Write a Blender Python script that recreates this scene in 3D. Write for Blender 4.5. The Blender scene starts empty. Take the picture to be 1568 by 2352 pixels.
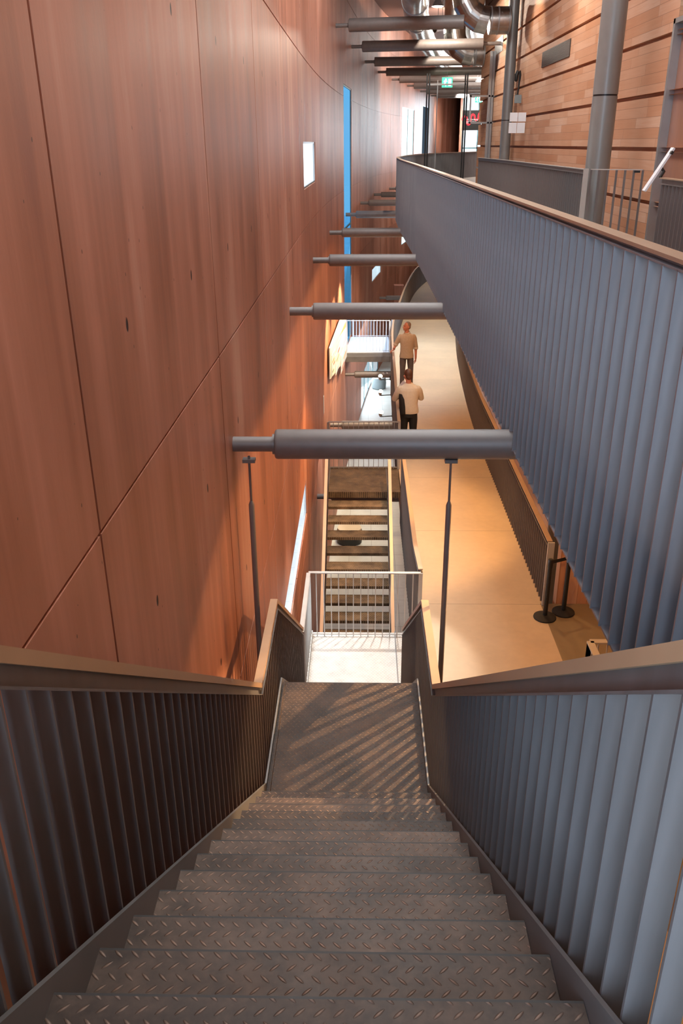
import bpy, bmesh, math, random
from mathutils import Vector, Matrix
random.seed(7)
C = bpy.context.scene.collection
PI = math.pi
ZC = 10.0                     # eye height above the lower hall floor
DECK = ZC - 1.42              # upper walkway level
LAND = ZC - 4.0               # first landing
RAMP = ZC - 6.0               # middle walkway level
BEAM = ZC - 1.961

# ---------------------------------------------------------------- helpers
class MB:
    def __init__(s):
        s.v = []; s.f = []
    def add(s, vs, fs):
        b = len(s.v); s.v += [tuple(p) for p in vs]; s.f += [tuple(i + b for i in f) for f in fs]; return s
    def box(s, x0, x1, y0, y1, z0, z1):
        return s.add([(x0,y0,z0),(x1,y0,z0),(x1,y1,z0),(x0,y1,z0),(x0,y0,z1),(x1,y0,z1),(x1,y1,z1),(x0,y1,z1)],
                     [(3,2,1,0),(4,5,6,7),(0,1,5,4),(1,2,6,5),(2,3,7,6),(3,0,4,7)])
    def prism(s, poly, z0, z1):                    # polygon in plan (counter-clockwise), extruded in z
        n = len(poly)
        return s.add([(p[0],p[1],z0) for p in poly] + [(p[0],p[1],z1) for p in poly],
                     [tuple(range(n-1,-1,-1)), tuple(range(n,2*n))] + [(i,(i+1)%n,n+(i+1)%n,n+i) for i in range(n)])
    def prism_x(s, poly, x0, x1):                  # polygon in (y,z), extruded along x
        n = len(poly)
        return s.add([(x0,p[0],p[1]) for p in poly] + [(x1,p[0],p[1]) for p in poly],
                     [tuple(range(n-1,-1,-1)), tuple(range(n,2*n))] + [(i,(i+1)%n,n+(i+1)%n,n+i) for i in range(n)])
    def bar(s, a, b, w, h, up=(0,0,1)):            # rectangular bar between two points
        a = Vector(a); b = Vector(b); d = (b-a).normalized(); u = Vector(up)
        r = d.cross(u)
        if r.length < 1e-5: r = d.cross(Vector((0,1,0)))
        r.normalize(); u = r.cross(d)
        q = [(-w/2,-h/2),(w/2,-h/2),(w/2,h/2),(-w/2,h/2)]
        return s.add([a+r*x+u*y for x,y in q] + [b+r*x+u*y for x,y in q],
                     [(0,1,2,3),(7,6,5,4),(0,4,5,1),(1,5,6,2),(2,6,7,3),(3,7,4,0)])
    def tube(s, pts, rad, n=16, caps=True, round_ends=False):
        pts = [Vector(p) for p in pts]
        rad = list(rad) if isinstance(rad,(list,tuple)) else [rad]*len(pts)
        if round_ends:
            d0 = (pts[0]-pts[1]).normalized(); d1 = (pts[-1]-pts[-2]).normalized()
            a = [(pts[0]+d0*rad[0]*math.sin(t), rad[0]*math.cos(t)) for t in (1.45,1.0,.5)]
            b = [(pts[-1]+d1*rad[-1]*math.sin(t), rad[-1]*math.cos(t)) for t in (.5,1.0,1.45)]
            pts = [p for p,_ in a]+pts+[p for p,_ in b]; rad = [r for _,r in a]+rad+[r for _,r in b]
        m = len(pts); vs = []; prev = None
        for i,p in enumerate(pts):
            d = (pts[min(i+1,m-1)]-pts[max(i-1,0)])
            d = d.normalized() if d.length > 1e-9 else Vector((0,0,1))
            if prev is None:
                u = Vector((0,0,1)) if abs(d.z) < .9 else Vector((1,0,0))
                u = (u-d*u.dot(d)).normalized()
            else:
                u = prev-d*prev.dot(d)
                u = u.normalized() if u.length > 1e-6 else d.orthogonal().normalized()
            prev = u; w = d.cross(u)
            vs += [p+(u*math.cos(2*PI*k/n)+w*math.sin(2*PI*k/n))*rad[i] for k in range(n)]
        fs = [(i*n+k, i*n+(k+1)%n, (i+1)*n+(k+1)%n, (i+1)*n+k) for i in range(m-1) for k in range(n)]
        if caps: fs += [tuple(range(n-1,-1,-1)), tuple(range((m-1)*n, m*n))]
        return s.add(vs, fs)
    def lathe(s, prof, c=(0,0,0), n=24):           # (r,z) profile round a vertical axis
        m = len(prof); vs = [(c[0]+r*math.cos(2*PI*k/n), c[1]+r*math.sin(2*PI*k/n), c[2]+z) for r,z in prof for k in range(n)]
        fs = [(i*n+k, i*n+(k+1)%n, (i+1)*n+(k+1)%n, (i+1)*n+k) for i in range(m-1) for k in range(n)]
        fs += [tuple(range(n-1,-1,-1)), tuple(range((m-1)*n, m*n))]
        return s.add(vs, fs)
    def loft(s, rings, n=20):                      # rings: (centre, rx, ry, M3) elliptical sections
        vs = []
        for c,rx,ry,M in rings:
            vs += [Vector(c)+M@Vector((rx*math.cos(2*PI*k/n), ry*math.sin(2*PI*k/n), 0)) for k in range(n)]
        m = len(rings)
        fs = [(i*n+k, i*n+(k+1)%n, (i+1)*n+(k+1)%n, (i+1)*n+k) for i in range(m-1) for k in range(n)]
        fs += [tuple(range(n-1,-1,-1)), tuple(range((m-1)*n, m*n))]
        return s.add(vs, fs)
    def ball(s, c, r, M=None, n=14):
        r = (r,r,r) if not isinstance(r,(tuple,list)) else r
        M = M or Matrix.Identity(3); c = Vector(c); vs = []; m = n//2+1
        for i in range(m+1):
            t = PI*(i+.02)/(m+.04)
            vs += [c+M@Vector((r[0]*math.sin(t)*math.cos(2*PI*k/n), r[1]*math.sin(t)*math.sin(2*PI*k/n), -r[2]*math.cos(t))) for k in range(n)]
        fs = [(i*n+k, i*n+(k+1)%n, (i+1)*n+(k+1)%n, (i+1)*n+k) for i in range(m) for k in range(n)]
        fs += [tuple(range(n-1,-1,-1)), tuple(range(m*n,(m+1)*n))]
        return s.add(vs, fs)
    def sweep(s, pts, w, z0, z1, off=0.0):         # rectangular rail following a 3-D line, vertical sides
        pts = [Vector(p) for p in pts]; m = len(pts); vs = []
        for i,p in enumerate(pts):
            n = plan_normal(pts, i)
            for o,z in ((off-w/2,z0),(off+w/2,z0),(off+w/2,z1),(off-w/2,z1)):
                vs.append(p+n*o+Vector((0,0,z)))
        fs = [(i*4+k, (i+1)*4+k, (i+1)*4+(k+1)%4, i*4+(k+1)%4) for i in range(m-1) for k in range(4)]
        fs += [(0,1,2,3), ((m-1)*4+3,(m-1)*4+2,(m-1)*4+1,(m-1)*4)]
        return s.add(vs, fs)
    def build(s, name, m, parent=None, smooth=False, bevel=0.0):
        me = bpy.data.meshes.new(name)
        o = bpy.data.objects.new(name, me); C.objects.link(o)
        off = Vector((0,0,0))
        if parent is not None:
            o.parent = parent; p = parent
            while p is not None:
                off += p.location; p = p.parent
        me.from_pydata([tuple(Vector(v)-off) for v in s.v], [], s.f)
        if m is not None: me.materials.append(m)
        bm = bmesh.new(); bm.from_mesh(me); bmesh.ops.recalc_face_normals(bm, faces=bm.faces); bm.to_mesh(bm and me); bm.free()
        if smooth:
            for p in me.polygons: p.use_smooth = True
            try: me.set_sharp_from_angle(angle=math.radians(40))
            except Exception: pass
        if bevel:
            b = o.modifiers.new('Bevel','BEVEL'); b.width = bevel; b.segments = 2; b.limit_method = 'ANGLE'
        return o

def plan_normal(pts, i):
    a = Vector(pts[max(i-1,0)]); b = Vector(pts[min(i+1,len(pts)-1)]); d = b-a; d.z = 0
    d.normalize(); return Vector((d.y,-d.x,0))      # to the right of travel

def tag(o, label, cat, group=None, kind=None):
    o['label'] = label; o['category'] = cat
    if group: o['group'] = group
    if kind: o['kind'] = kind
    return o
def thing(name, label, cat, loc=(0,0,0), group=None):
    o = bpy.data.objects.new(name, None); C.objects.link(o); o.location = loc; o.empty_display_size = .2
    return tag(o, label, cat, group)
def struct(o, label, cat): return tag(o, label, cat, kind='structure')

def spline(pts, step):                              # Catmull-Rom through the points, resampled
    P = [Vector(p) for p in pts]; out = []
    for i in range(len(P)-1):
        p0 = P[max(i-1,0)]; p1 = P[i]; p2 = P[i+1]; p3 = P[min(i+2,len(P)-1)]
        n = max(1, int((p2-p1).length/step))
        for k in range(n):
            t = k/n
            out.append(.5*((2*p1)+(p2-p0)*t+(2*p0-5*p1+4*p2-p3)*t*t+(3*p1-p0-3*p2+p3)*t**3))
    out.append(P[-1]); return out

# ---------------------------------------------------------------- materials
def newmat(name):
    m = bpy.data.materials.new(name); m.use_nodes = True
    nt = m.node_tree; nt.nodes.clear()
    out = nt.nodes.new('ShaderNodeOutputMaterial'); b = nt.nodes.new('ShaderNodeBsdfPrincipled')
    nt.links.new(b.outputs[0], out.inputs[0])
    return m, nt, b
class G:                                            # tiny node-graph helper
    def __init__(s, nt): s.nt = nt
    def n(s, t, **k):
        x = s.nt.nodes.new(t)
        for a,b in k.items(): setattr(x, a, b)
        return x
    def put(s, sock, v):
        if hasattr(v,'is_output') or hasattr(v,'links'): s.nt.links.new(v, sock)
        else: sock.default_value = v
    def m(s, op, a, b=None, c=None, clamp=False):
        x = s.n('ShaderNodeMath', operation=op); x.use_clamp = clamp
        s.put(x.inputs[0], a)
        if b is not None: s.put(x.inputs[1], b)
        if c is not None: s.put(x.inputs[2], c)
        return x.outputs[0]
    def sep(s, v):
        x = s.n('ShaderNodeSeparateXYZ'); s.nt.links.new(v, x.inputs[0]); return x.outputs
    def com(s, a, b, c):
        x = s.n('ShaderNodeCombineXYZ')
        for i,q in enumerate((a,b,c)): s.put(x.inputs[i], q)
        return x.outputs[0]
    def noise(s, v, scale, det=3, rough=.55):
        x = s.n('ShaderNodeTexNoise'); s.nt.links.new(v, x.inputs['Vector'])
        x.inputs['Scale'].default_value = scale; x.inputs['Detail'].default_value = det; x.inputs['Roughness'].default_value = rough
        return x.outputs['Fac']
    def white(s, v):
        x = s.n('ShaderNodeTexWhiteNoise'); s.nt.links.new(v, x.inputs['Vector']); return x.outputs['Value']
    def mix(s, f, a, b):
        x = s.n('ShaderNodeMix', data_type='RGBA'); s.put(x.inputs[0], f); s.put(x.inputs[6], a); s.put(x.inputs[7], b); return x.outputs[2]
    def ramp(s, f, stops):
        x = s.n('ShaderNodeValToRGB'); s.put(x.inputs[0], f); r = x.color_ramp
        while len(r.elements) < len(stops): r.elements.new(.5)
        for e,(p,c) in zip(r.elements, stops): e.position = p; e.color = (*c,1)
        return x.outputs[0]
    def bump(s, h, strength, dist=.01):
        x = s.n('ShaderNodeBump'); s.put(x.inputs['Height'], h); x.inputs['Strength'].default_value = strength; x.inputs['Distance'].default_value = dist
        return x.outputs[0]
    def pos(s): return s.n('ShaderNodeNewGeometry').outputs['Position']
    def obj(s): return s.n('ShaderNodeTexCoord').outputs['Object']

def plain(name, col, rough=.5, metal=0.0, emit=None, var=.12, scale=6.0, spec=.5, stretch=(1,1,1), bump=0.0):
    m, nt, b = newmat(name); g = G(nt)
    v = g.n('ShaderNodeMapping'); nt.links.new(g.obj(), v.inputs[0]); v.inputs['Scale'].default_value = stretch
    f = g.noise(v.outputs[0], scale, 4)
    a = tuple(min(1,c*(1-var*1.6)) for c in col)+(1,); c2 = tuple(min(1,c*(1+var*1.6)) for c in col)+(1,)
    nt.links.new(g.mix(f, a, c2), b.inputs['Base Color'])
    nt.links.new(g.m('ADD', g.m('MULTIPLY', f, .16), rough-.08), b.inputs['Roughness'])
    b.inputs['Metallic'].default_value = metal; b.inputs['Specular IOR Level'].default_value = spec
    if bump: nt.links.new(g.bump(f, bump, .004), b.inputs['Normal'])
    if emit:
        b.inputs['Emission Color'].default_value = (*emit[0],1); b.inputs['Emission Strength'].default_value = emit[1]
    return m

def mat_red_concrete():
    m, nt, b = newmat('pigmented_red_concrete'); g = G(nt); P = g.pos(); x,y,z = g.sep(P)
    u = g.m('DIVIDE', g.m('SUBTRACT', y, 2.62), 2.66); w = g.m('DIVIDE', g.m('SUBTRACT', z, ZC-1.243), 2.463)
    fu = g.m('FLOOR', u); fw = g.m('FLOOR', w)
    tone = g.white(g.com(fu, fw, 3.0))
    big = g.noise(g.com(g.m('MULTIPLY', x, .9), g.m('MULTIPLY', y, .9), g.m('MULTIPLY', z, .35)), 1.0, 4)
    streak = g.noise(g.com(g.m('MULTIPLY', x, 6), g.m('MULTIPLY', y, 6), g.m('MULTIPLY', z, .28)), 1.0, 5, .6)
    fine = g.noise(P, 40, 3)
    col = g.ramp(g.m('ADD', g.m('MULTIPLY', big, .55), g.m('MULTIPLY', streak, .45)),
                 [(.32,(.25,.082,.043)),(.44,(.38,.145,.080)),(.55,(.50,.205,.128)),(.67,(.61,.34,.24))])
    hsv = g.n('ShaderNodeHueSaturation'); nt.links.new(col, hsv.inputs['Color'])
    nt.links.new(g.m('ADD', g.m('MULTIPLY', tone, .22), .88), hsv.inputs['Value'])
    # tie holes, two per panel each way, and small air holes
    du = g.m('SUBTRACT', g.m('FRACT', g.m('DIVIDE', g.m('SUBTRACT', y, 3.24-.6675), 1.335)), .5)
    dw = g.m('SUBTRACT', g.m('FRACT', g.m('DIVIDE', g.m('SUBTRACT', z, ZC-.64-.6158), 1.2315)), .5)
    r = g.m('SQRT', g.m('ADD', g.m('POWER', g.m('MULTIPLY', du, 1.9), 2), g.m('POWER', g.m('MULTIPLY', dw, 1.05), 2)))
    hole = g.m('SUBTRACT', 1.0, g.m('DIVIDE', g.m('SUBTRACT', r, .020), .006, clamp=True), clamp=True)
    vor = g.n('ShaderNodeTexVoronoi'); nt.links.new(g.com(g.m('MULTIPLY', x, 3.2), g.m('MULTIPLY', y, 3.2), g.m('MULTIPLY', z, 2.0)), vor.inputs['Vector']); vor.inputs['Scale'].default_value = 3.0
    pit = g.m('LESS_THAN', vor.outputs['Distance'], .045)
    dark = g.m('MAXIMUM', hole, g.m('MULTIPLY', pit, .75))
    scuff = g.noise(g.com(g.m('MULTIPLY', x, 9), g.m('MULTIPLY', y, 9), g.m('MULTIPLY', z, 1.3)), 1.0, 6, .7)
    pale = g.m('MULTIPLY', g.m('GREATER_THAN', scuff, .70), .35)
    c1 = g.mix(pale, hsv.outputs[0], (.62,.42,.34,1))
    nt.links.new(g.mix(dark, c1, (.03,.012,.01,1)), b.inputs['Base Color'])
    nt.links.new(g.m('ADD', g.m('MULTIPLY', streak, .25), .36), b.inputs['Roughness'])
    h = g.m('SUBTRACT', g.m('ADD', g.m('MULTIPLY', fine, .12), g.m('MULTIPLY', streak, .2)), dark)
    nt.links.new(g.bump(h, .35, .01), b.inputs['Normal'])
    return m

def mat_boards(name, horizontal=True):
    m, nt, b = newmat(name); g = G(nt); x,y,z = g.sep(g.pos())
    a = g.m('ADD', x, y) if horizontal else z
    v = g.m('SUBTRACT', z, ZC-.10) if horizontal else g.m('ADD', x, y)
    bv = g.m('DIVIDE', v, .14); row = g.m('FLOOR', bv); fr = g.m('FRACT', bv)
    off = g.white(g.com(row, 1.5, 0)); bu = g.m('ADD', g.m('DIVIDE', a, 1.7), g.m('MULTIPLY', off, 3)); fb = g.m('FRACT', bu)
    tone = g.white(g.com(row, g.m('FLOOR', bu), 2.0))
    grain = g.noise(g.com(g.m('MULTIPLY', a, 1.5), g.m('MULTIPLY', v, 30), 0.0), 1.0, 4)
    big = g.noise(g.com(a, v, 0.0), .8, 2)
    col = g.ramp(g.m('ADD', g.m('MULTIPLY', tone, .36), g.m('ADD', g.m('MULTIPLY', grain, .24), g.m('MULTIPLY', big, .40))),
                 [(.15,(.44,.19,.095)),(.4,(.52,.26,.145)),(.62,(.58,.33,.21)),(.85,(.66,.47,.36))])
    e1 = g.m('LESS_THAN', g.m('MINIMUM', fr, g.m('SUBTRACT', 1.0, fr)), .022)
    e2 = g.m('LESS_THAN', fb, .004)
    seam = g.m('MAXIMUM', e1, e2)
    nt.links.new(g.mix(g.m('MULTIPLY', seam, .6), col, (.16,.075,.04,1)), b.inputs['Base Color'])
    b.inputs['Roughness'].default_value = .62; b.inputs['Specular IOR Level'].default_value = .3
    nt.links.new(g.bump(g.m('SUBTRACT', g.m('MULTIPLY', grain, .15), seam), .3, .004), b.inputs['Normal'])
    return m

def mat_checker_plate(name, col, metal=.75, rough=.38, px=.040, py=.030, contrast=True):
    m, nt, b = newmat(name); g = G(nt); x,y,z = g.sep(g.pos())
    v = g.m('DIVIDE', y, py); row = g.m('FLOOR', v); par = g.m('MODULO', g.m('ABSOLUTE', row), 2.0)
    u = g.m('ADD', g.m('DIVIDE', x, px), g.m('MULTIPLY', par, .5))
    fx = g.m('MULTIPLY', g.m('SUBTRACT', g.m('FRACT', u), .5), px); fy = g.m('MULTIPLY', g.m('SUBTRACT', g.m('FRACT', v), .5), py)
    sg = g.m('SUBTRACT', g.m('MULTIPLY', par, 2.0), 1.0)
    fx2 = g.m('MULTIPLY', fx, sg); ca, sa = math.cos(.72), math.sin(.72)
    a = g.m('ADD', g.m('MULTIPLY', fx2, ca), g.m('MULTIPLY', fy, sa)); c = g.m('SUBTRACT', g.m('MULTIPLY', fy, ca), g.m('MULTIPLY', fx2, sa))
    d = g.m('ADD', g.m('POWER', g.m('ABSOLUTE', g.m('DIVIDE', a, .0155)), 1.6), g.m('POWER', g.m('DIVIDE', c, .0042), 2.0))
    h = g.m('SUBTRACT', 1.0, d, clamp=True)
    n1 = g.noise(g.pos(), 7, 5, .65); n2 = g.noise(g.pos(), 45, 3)
    n0 = g.noise(g.pos(), 3.0, 4, .65)
    f = g.m('ADD', g.m('MULTIPLY', n1, .4), g.m('ADD', g.m('MULTIPLY', n0, .45), g.m('MULTIPLY', n2, .15)))
    lo = tuple(k*(.45 if contrast else .8) for k in col); hi = tuple(min(1,k*(1.75 if contrast else 1.15)) for k in col)
    base = g.ramp(f, [(.38,lo),(.5,col),(.62,hi)])
    b.inputs['Specular IOR Level'].default_value = .35
    hv = g.n('ShaderNodeHueSaturation'); nt.links.new(g.mix(g.m('MULTIPLY', h, .8), base, tuple(min(1,k*4.2) for k in col)+(1,)), hv.inputs['Color'])  # lugs coloured lighter to paint in their highlights
    rnd = g.n('ShaderNodeObjectInfo').outputs['Random']         # random tone per plate, standing in for the shading between treads
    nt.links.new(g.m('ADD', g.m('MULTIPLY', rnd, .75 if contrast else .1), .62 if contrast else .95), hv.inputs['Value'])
    nt.links.new(hv.outputs[0], b.inputs['Base Color'])
    b.inputs['Metallic'].default_value = metal
    nt.links.new(g.m('ADD', g.m('MULTIPLY', n1, .3), rough-.15), b.inputs['Roughness'])
    nt.links.new(g.bump(g.m('ADD', h, g.m('MULTIPLY', n2, .04)), .6, .004), b.inputs['Normal'])
    return m

def mat_floor(name, col, py=None, y0=0.0, px=None, rough=.3):
    m, nt, b = newmat(name); g = G(nt); P = g.pos(); x,y,z = g.sep(P)
    f = g.m('ADD', g.m('MULTIPLY', g.noise(P, 1.1, 4), .7), g.m('MULTIPLY', g.noise(P, 9, 4), .3))
    c = g.ramp(f, [(.3,tuple(k*.86 for k in col)),(.7,tuple(min(1,k*1.1) for k in col))])
    line = None
    if py:
        fr = g.m('ABSOLUTE', g.m('SUBTRACT', g.m('FRACT', g.m('ADD', g.m('DIVIDE', g.m('SUBTRACT', y, y0), py), .5)), .5))
        line = g.m('LESS_THAN', fr, .004/py)
    if px:
        fr = g.m('ABSOLUTE', g.m('SUBTRACT', g.m('FRACT', g.m('DIVIDE', x, px)), .5)); l2 = g.m('LESS_THAN', fr, .004/px)
        line = l2 if line is None else g.m('MAXIMUM', line, l2)
    if line is not None:
        c = g.mix(g.m('MULTIPLY', line, .7), c, (.10,.08,.06,1))
        nt.links.new(g.bump(g.m('MULTIPLY', line, -1.0), .4, .004), b.inputs['Normal'])
    nt.links.new(c, b.inputs['Base Color'])
    nt.links.new(g.m('ADD', g.m('MULTIPLY', f, .3), rough-.1), b.inputs['Roughness'])
    return m

def mat_duct():
    m, nt, b = newmat('spiral_galvanised_duct'); g = G(nt); x,y,z = g.sep(g.obj())
    fr = g.m('FRACT', g.m('DIVIDE', g.m('ADD', g.m('ADD', y, x), g.m('MULTIPLY', z, .2)), .16))
    seam = g.m('LESS_THAN', fr, .08); n = g.noise(g.obj(), 5, 3)
    nt.links.new(g.ramp(n, [(.3,(.36,.36,.35)),(.7,(.58,.58,.56))]), b.inputs['Base Color'])
    b.inputs['Metallic'].default_value = 1.0; b.inputs['Roughness'].default_value = .27
    nt.links.new(g.bump(g.m('ADD', g.m('MULTIPLY', seam, .8), g.m('MULTIPLY', n, .3)), .35, .01), b.inputs['Normal'])
    return m

def mat_glass(name, tint, refl=.08, frost=0.0):
    m = bpy.data.materials.new(name); m.use_nodes = True; nt = m.node_tree; nt.nodes.clear(); g = G(nt)
    out = g.n('ShaderNodeOutputMaterial'); tr = g.n('ShaderNodeBsdfTransparent'); gl = g.n('ShaderNodeBsdfGlossy'); mx = g.n('ShaderNodeMixShader')
    n = g.noise(g.obj(), 2.0, 1)
    nt.links.new(g.mix(n, (*[t*.96 for t in tint],1), (*tint,1)), tr.inputs[0]); gl.inputs['Roughness'].default_value = .03
    fr = g.n('ShaderNodeFresnel'); fr.inputs[0].default_value = 1.3
    nt.links.new(g.m('MULTIPLY', fr.outputs[0], refl*5, clamp=True), mx.inputs[0])
    nt.links.new(tr.outputs[0], mx.inputs[1]); nt.links.new(gl.outputs[0], mx.inputs[2]); nt.links.new(mx.outputs[0], out.inputs[0])
    return m

M = {}
M['red'] = mat_red_concrete()
M['wood'] = mat_boards('horizontal_wood_boards'); M['wood_v'] = mat_boards('vertical_wood_boards', False)
M['steel'] = plain('waxed_dark_steel', (.21,.195,.19), .42, .55, var=.22, scale=5, stretch=(3,3,.35))
M['steel_lit'] = plain('lit_parapet_steel', (.31,.31,.32), .42, .5, var=.18, scale=5, stretch=(3,3,.35))  # lighter copy of the dark steel, light on the parapet put into its colour
M['rail'] = plain('warm_lit_handrail', (.50,.35,.235), .42, .45, var=.08)  # steel handrail with warm reflected light put into the colour
M['rail_warm_lit'] = plain('warm_lit_stair_handrail', (.50,.305,.17), .42, .25, var=.08)  # stair handrail copy, coloured tan for the warm light falling on it
M['stringer'] = plain('steel_stringer_plate', (.24,.225,.215), .45, .6, var=.15)
M['strut'] = plain('grey_painted_strut', (.205,.172,.155), .45, .15, var=.10, scale=12)
M['column'] = plain('grey_painted_column', (.25,.25,.24), .38, .2, var=.06)
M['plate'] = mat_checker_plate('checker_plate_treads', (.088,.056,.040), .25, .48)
M['plate_warm_lit'] = mat_checker_plate('checker_plate_brown', (.17,.118,.068), .2, .5)  # lighter tread plate for the far stair, its warm light painted in
M['edge_shade'] = plain('edge_shade_dark', (.035,.028,.024), .5, .3)  # near-black colour for the painted shade line at tread edges
M['plate_pale'] = mat_checker_plate('checker_plate_pale_landing', (.55,.53,.49), .25, .5, contrast=False)
M['galv'] = plain('galvanised_flat_bar', (.55,.53,.50), .42, .45, var=.08)
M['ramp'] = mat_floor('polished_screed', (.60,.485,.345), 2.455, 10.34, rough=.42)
M['sidefloor'] = mat_floor('darker_side_floor', (.26,.205,.125), rough=.5)  # floor beside the walkway, given a darker colour
M['tile'] = mat_floor('pale_stone_tiles', (.52,.53,.50), .6, 0, .6, .35)
M['deckfloor'] = mat_floor('walkway_screed', (.42,.39,.35), 2.6, 0, rough=.35)
M['soffit'] = plain('concrete_soffit', (.30,.27,.24), .7, 0, var=.12)
M['ceil'] = plain('timber_brown_ceiling', (.20,.10,.07), .55, 0, var=.15, stretch=(.3,3,1))
M['duct'] = mat_duct()
M['black'] = plain('black_powder_coat', (.012,.012,.012), .42, .1, var=.2)
M['rubber'] = plain('black_rubber', (.015,.015,.015), .7, 0)
M['frame'] = plain('anodised_grey_frame', (.36,.36,.36), .35, .6, var=.08)
M['grille'] = plain('brown_grey_grille', (.15,.115,.10), .5, .3)
M['teal'] = plain('teal_grey_window_frame', (.09,.20,.23), .4, .2, var=.08)
M['white'] = plain('white_enamel', (.80,.82,.84), .4, 0, var=.03)
M['dark_panel'] = plain('dark_window_blind', (.035,.045,.055), .45, 0)
M['door'] = plain('stained_timber_door', (.30,.14,.085), .4, 0, var=.18, stretch=(4,4,.4))
M['glass'] = mat_glass('clear_glass', (.95,.98,.99), .03)
M['glass_blue'] = mat_glass('blue_tinted_glass', (.072,.235,.40), .02)
M['glass_pale'] = mat_glass('pale_green_glass', (.70,.86,.84), .06)
M['glass_dark'] = mat_glass('smoked_glass', (.03,.045,.06), .05)
M['pavement'] = mat_floor('outdoor_pavers', (.85,.86,.86), .9, 0, .9, .7)
M['lamp'] = plain('lamp_diffuser_white', (.9,.9,.9), .4, 0, emit=((1,.93,.82), 14))
M['lamp_warm'] = plain('lamp_glass_warm', (.9,.8,.7), .4, 0, emit=((1,.82,.62), 9))
M['exit'] = plain('green_exit_lightbox', (.05,.55,.28), .4, 0, emit=((.08,.85,.42), 1.6))
M['exit_white'] = plain('exit_pictogram_white', (.9,.95,.92), .4, 0, emit=((.85,1,.93), 3.0))
M['skin'] = plain('skin', (.50,.20,.125), .5, 0, var=.10, scale=14)
M['hair_grey'] = plain('greying_hair', (.20,.135,.095), .6, 0, var=.35, scale=60)
M['hair_brown'] = plain('brown_hair', (.085,.032,.016), .55, 0, var=.35, scale=60)
M['shirt'] = plain('beige_cotton_shirt', (.46,.37,.27), .75, 0, var=.10, scale=25, bump=.3)
M['jumper'] = plain('cream_knit_jumper', (.66,.59,.46), .8, 0, var=.07, scale=40, bump=.3)
M['jeans'] = plain('grey_denim', (.10,.085,.085), .8, 0, var=.3, scale=10)
M['black_cloth'] = plain('black_cloth', (.010,.010,.010), .85, 0)
M['paper'] = plain('white_paper', (.80,.80,.78), .6, 0, var=.03)
M['cuff'] = plain('pale_turned_cuff', (.62,.56,.48), .75, 0, var=.05)
M['shoe'] = plain('dark_leather_shoe', (.03,.022,.018), .45, 0)
M['red_ink'] = plain('printed_red', (.72,.012,.035), .5, 0, var=.04)
M['dark_eye'] = plain('dark_brown', (.02,.012,.01), .3, 0)
M['lip'] = plain('lip_skin', (.36,.09,.07), .45, 0)
M['beige_top'] = plain('beige_upholstery', (.62,.52,.40), .8, 0, var=.06)
M['stool_grey'] = plain('grey_felt', (.20,.235,.245), .85, 0, var=.08)
M['print_lilac'] = plain('print_lilac', (.58,.58,.74), .5, 0, var=.03)
M['print_cream'] = plain('print_cream', (.80,.76,.66), .5, 0, var=.03)
M['print_orange'] = plain('print_orange', (.78,.40,.14), .5, 0, var=.05)
M['print_red'] = plain('print_red_brown', (.55,.14,.07), .5, 0, var=.1)
M['print_green'] = plain('print_olive_green', (.35,.42,.20), .5, 0, var=.05)
M['print_blue'] = plain('print_pale_blue', (.35,.62,.75), .5, 0, var=.05)

# ---------------------------------------------------------------- plan curves
WALL_PTS = [(-6,-.91),(0,-.91),(6,-.91),(12,-.91),(16,-.885),(19,-.83),(22,-.725),(25,-.57),(28.5,-.32),(31,-.13),(33.7,.12),(36,.36),(38.5,.68),
            (41,1.06),(43.8,1.58),(47.5,2.33),(52,3.2),(56,4.0),(60,4.9),(64.4,6.0),(70,7.7),(75,9.5)]
def wall_x(y):
    P = WALL_PTS
    for i in range(len(P)-1):
        if y <= P[i+1][0] or i == len(P)-2:
            y0,x0 = P[max(i-1,0)]; y1,x1 = P[i]; y2,x2 = P[i+1]; y3,x3 = P[min(i+2,len(P)-1)]
            m1 = (x2-x0)/(y2-y0); m2 = (x3-x1)/(y3-y1); h = y2-y1; t = (y-y1)/h
            return (2*t**3-3*t*t+1)*x1+(t**3-2*t*t+t)*h*m1+(-2*t**3+3*t*t)*x2+(t**3-t*t)*h*m2

# ---------------------------------------------------------------- left wall with its joints and openings
WIN = [  # y0,y1,z0,z1
    (8.30,12.92,ZC-5.74,ZC-5.12),       # long low window
    (14.05,17.05,ZC-.66,ZC+.035),       # window high on the wall
    (25.95,28.55,RAMP+.03,ZC+1.53),     # tall slit
    (36.9,40.2,ZC-5.5,ZC-4.95),
    (46.6,50.4,ZC-5.0,ZC-4.2),
    (46.0,50.3,DECK-.1,ZC+1.66),
    (53.9,56.4,DECK-.1,ZC+2.0),
    (32.6,39.6,.03,1.45),               # glazing at the lower hall
    (-4.6,-.55,ZC-1.2,ZC+3.0),          # big window beside the head of the stair
]
GJ = .0095
YEND = 69.2
ys = {-6.0, YEND}; k = -3
joints_y = [2.62+2.66*k for k in range(-3,28)]; joints_z = [ZC-1.243+2.463*k for k in range(-3,3)]
for j in joints_y:
    if -6 < j-GJ and j+GJ < YEND: ys |= {j-GJ, j+GJ}
zs = {0.0, ZC+5.3}
for j in joints_z: zs |= {j-GJ*.8, j+GJ*.8}
for a,b,c,d in WIN: ys |= {a,b}; zs |= {c,d}
y = -6.0
while y < YEND:
    if min(abs(y-q) for q in ys) > .35: ys.add(y)
    y += .85
ys = sorted(ys); zs = sorted(zs)
def cell_depth(i, j):
    yc = (ys[i]+ys[i+1])/2; zc = (zs[j]+zs[j+1])/2
    for a,b,c,d in WIN:
        if a < yc < b and c < zc < d: return None
    if any(abs(yc-q) < GJ for q in joints_y): return .022
    if any(abs(zc-q) < GJ*.8 for q in joints_z): return .012
    return 0.0
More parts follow.
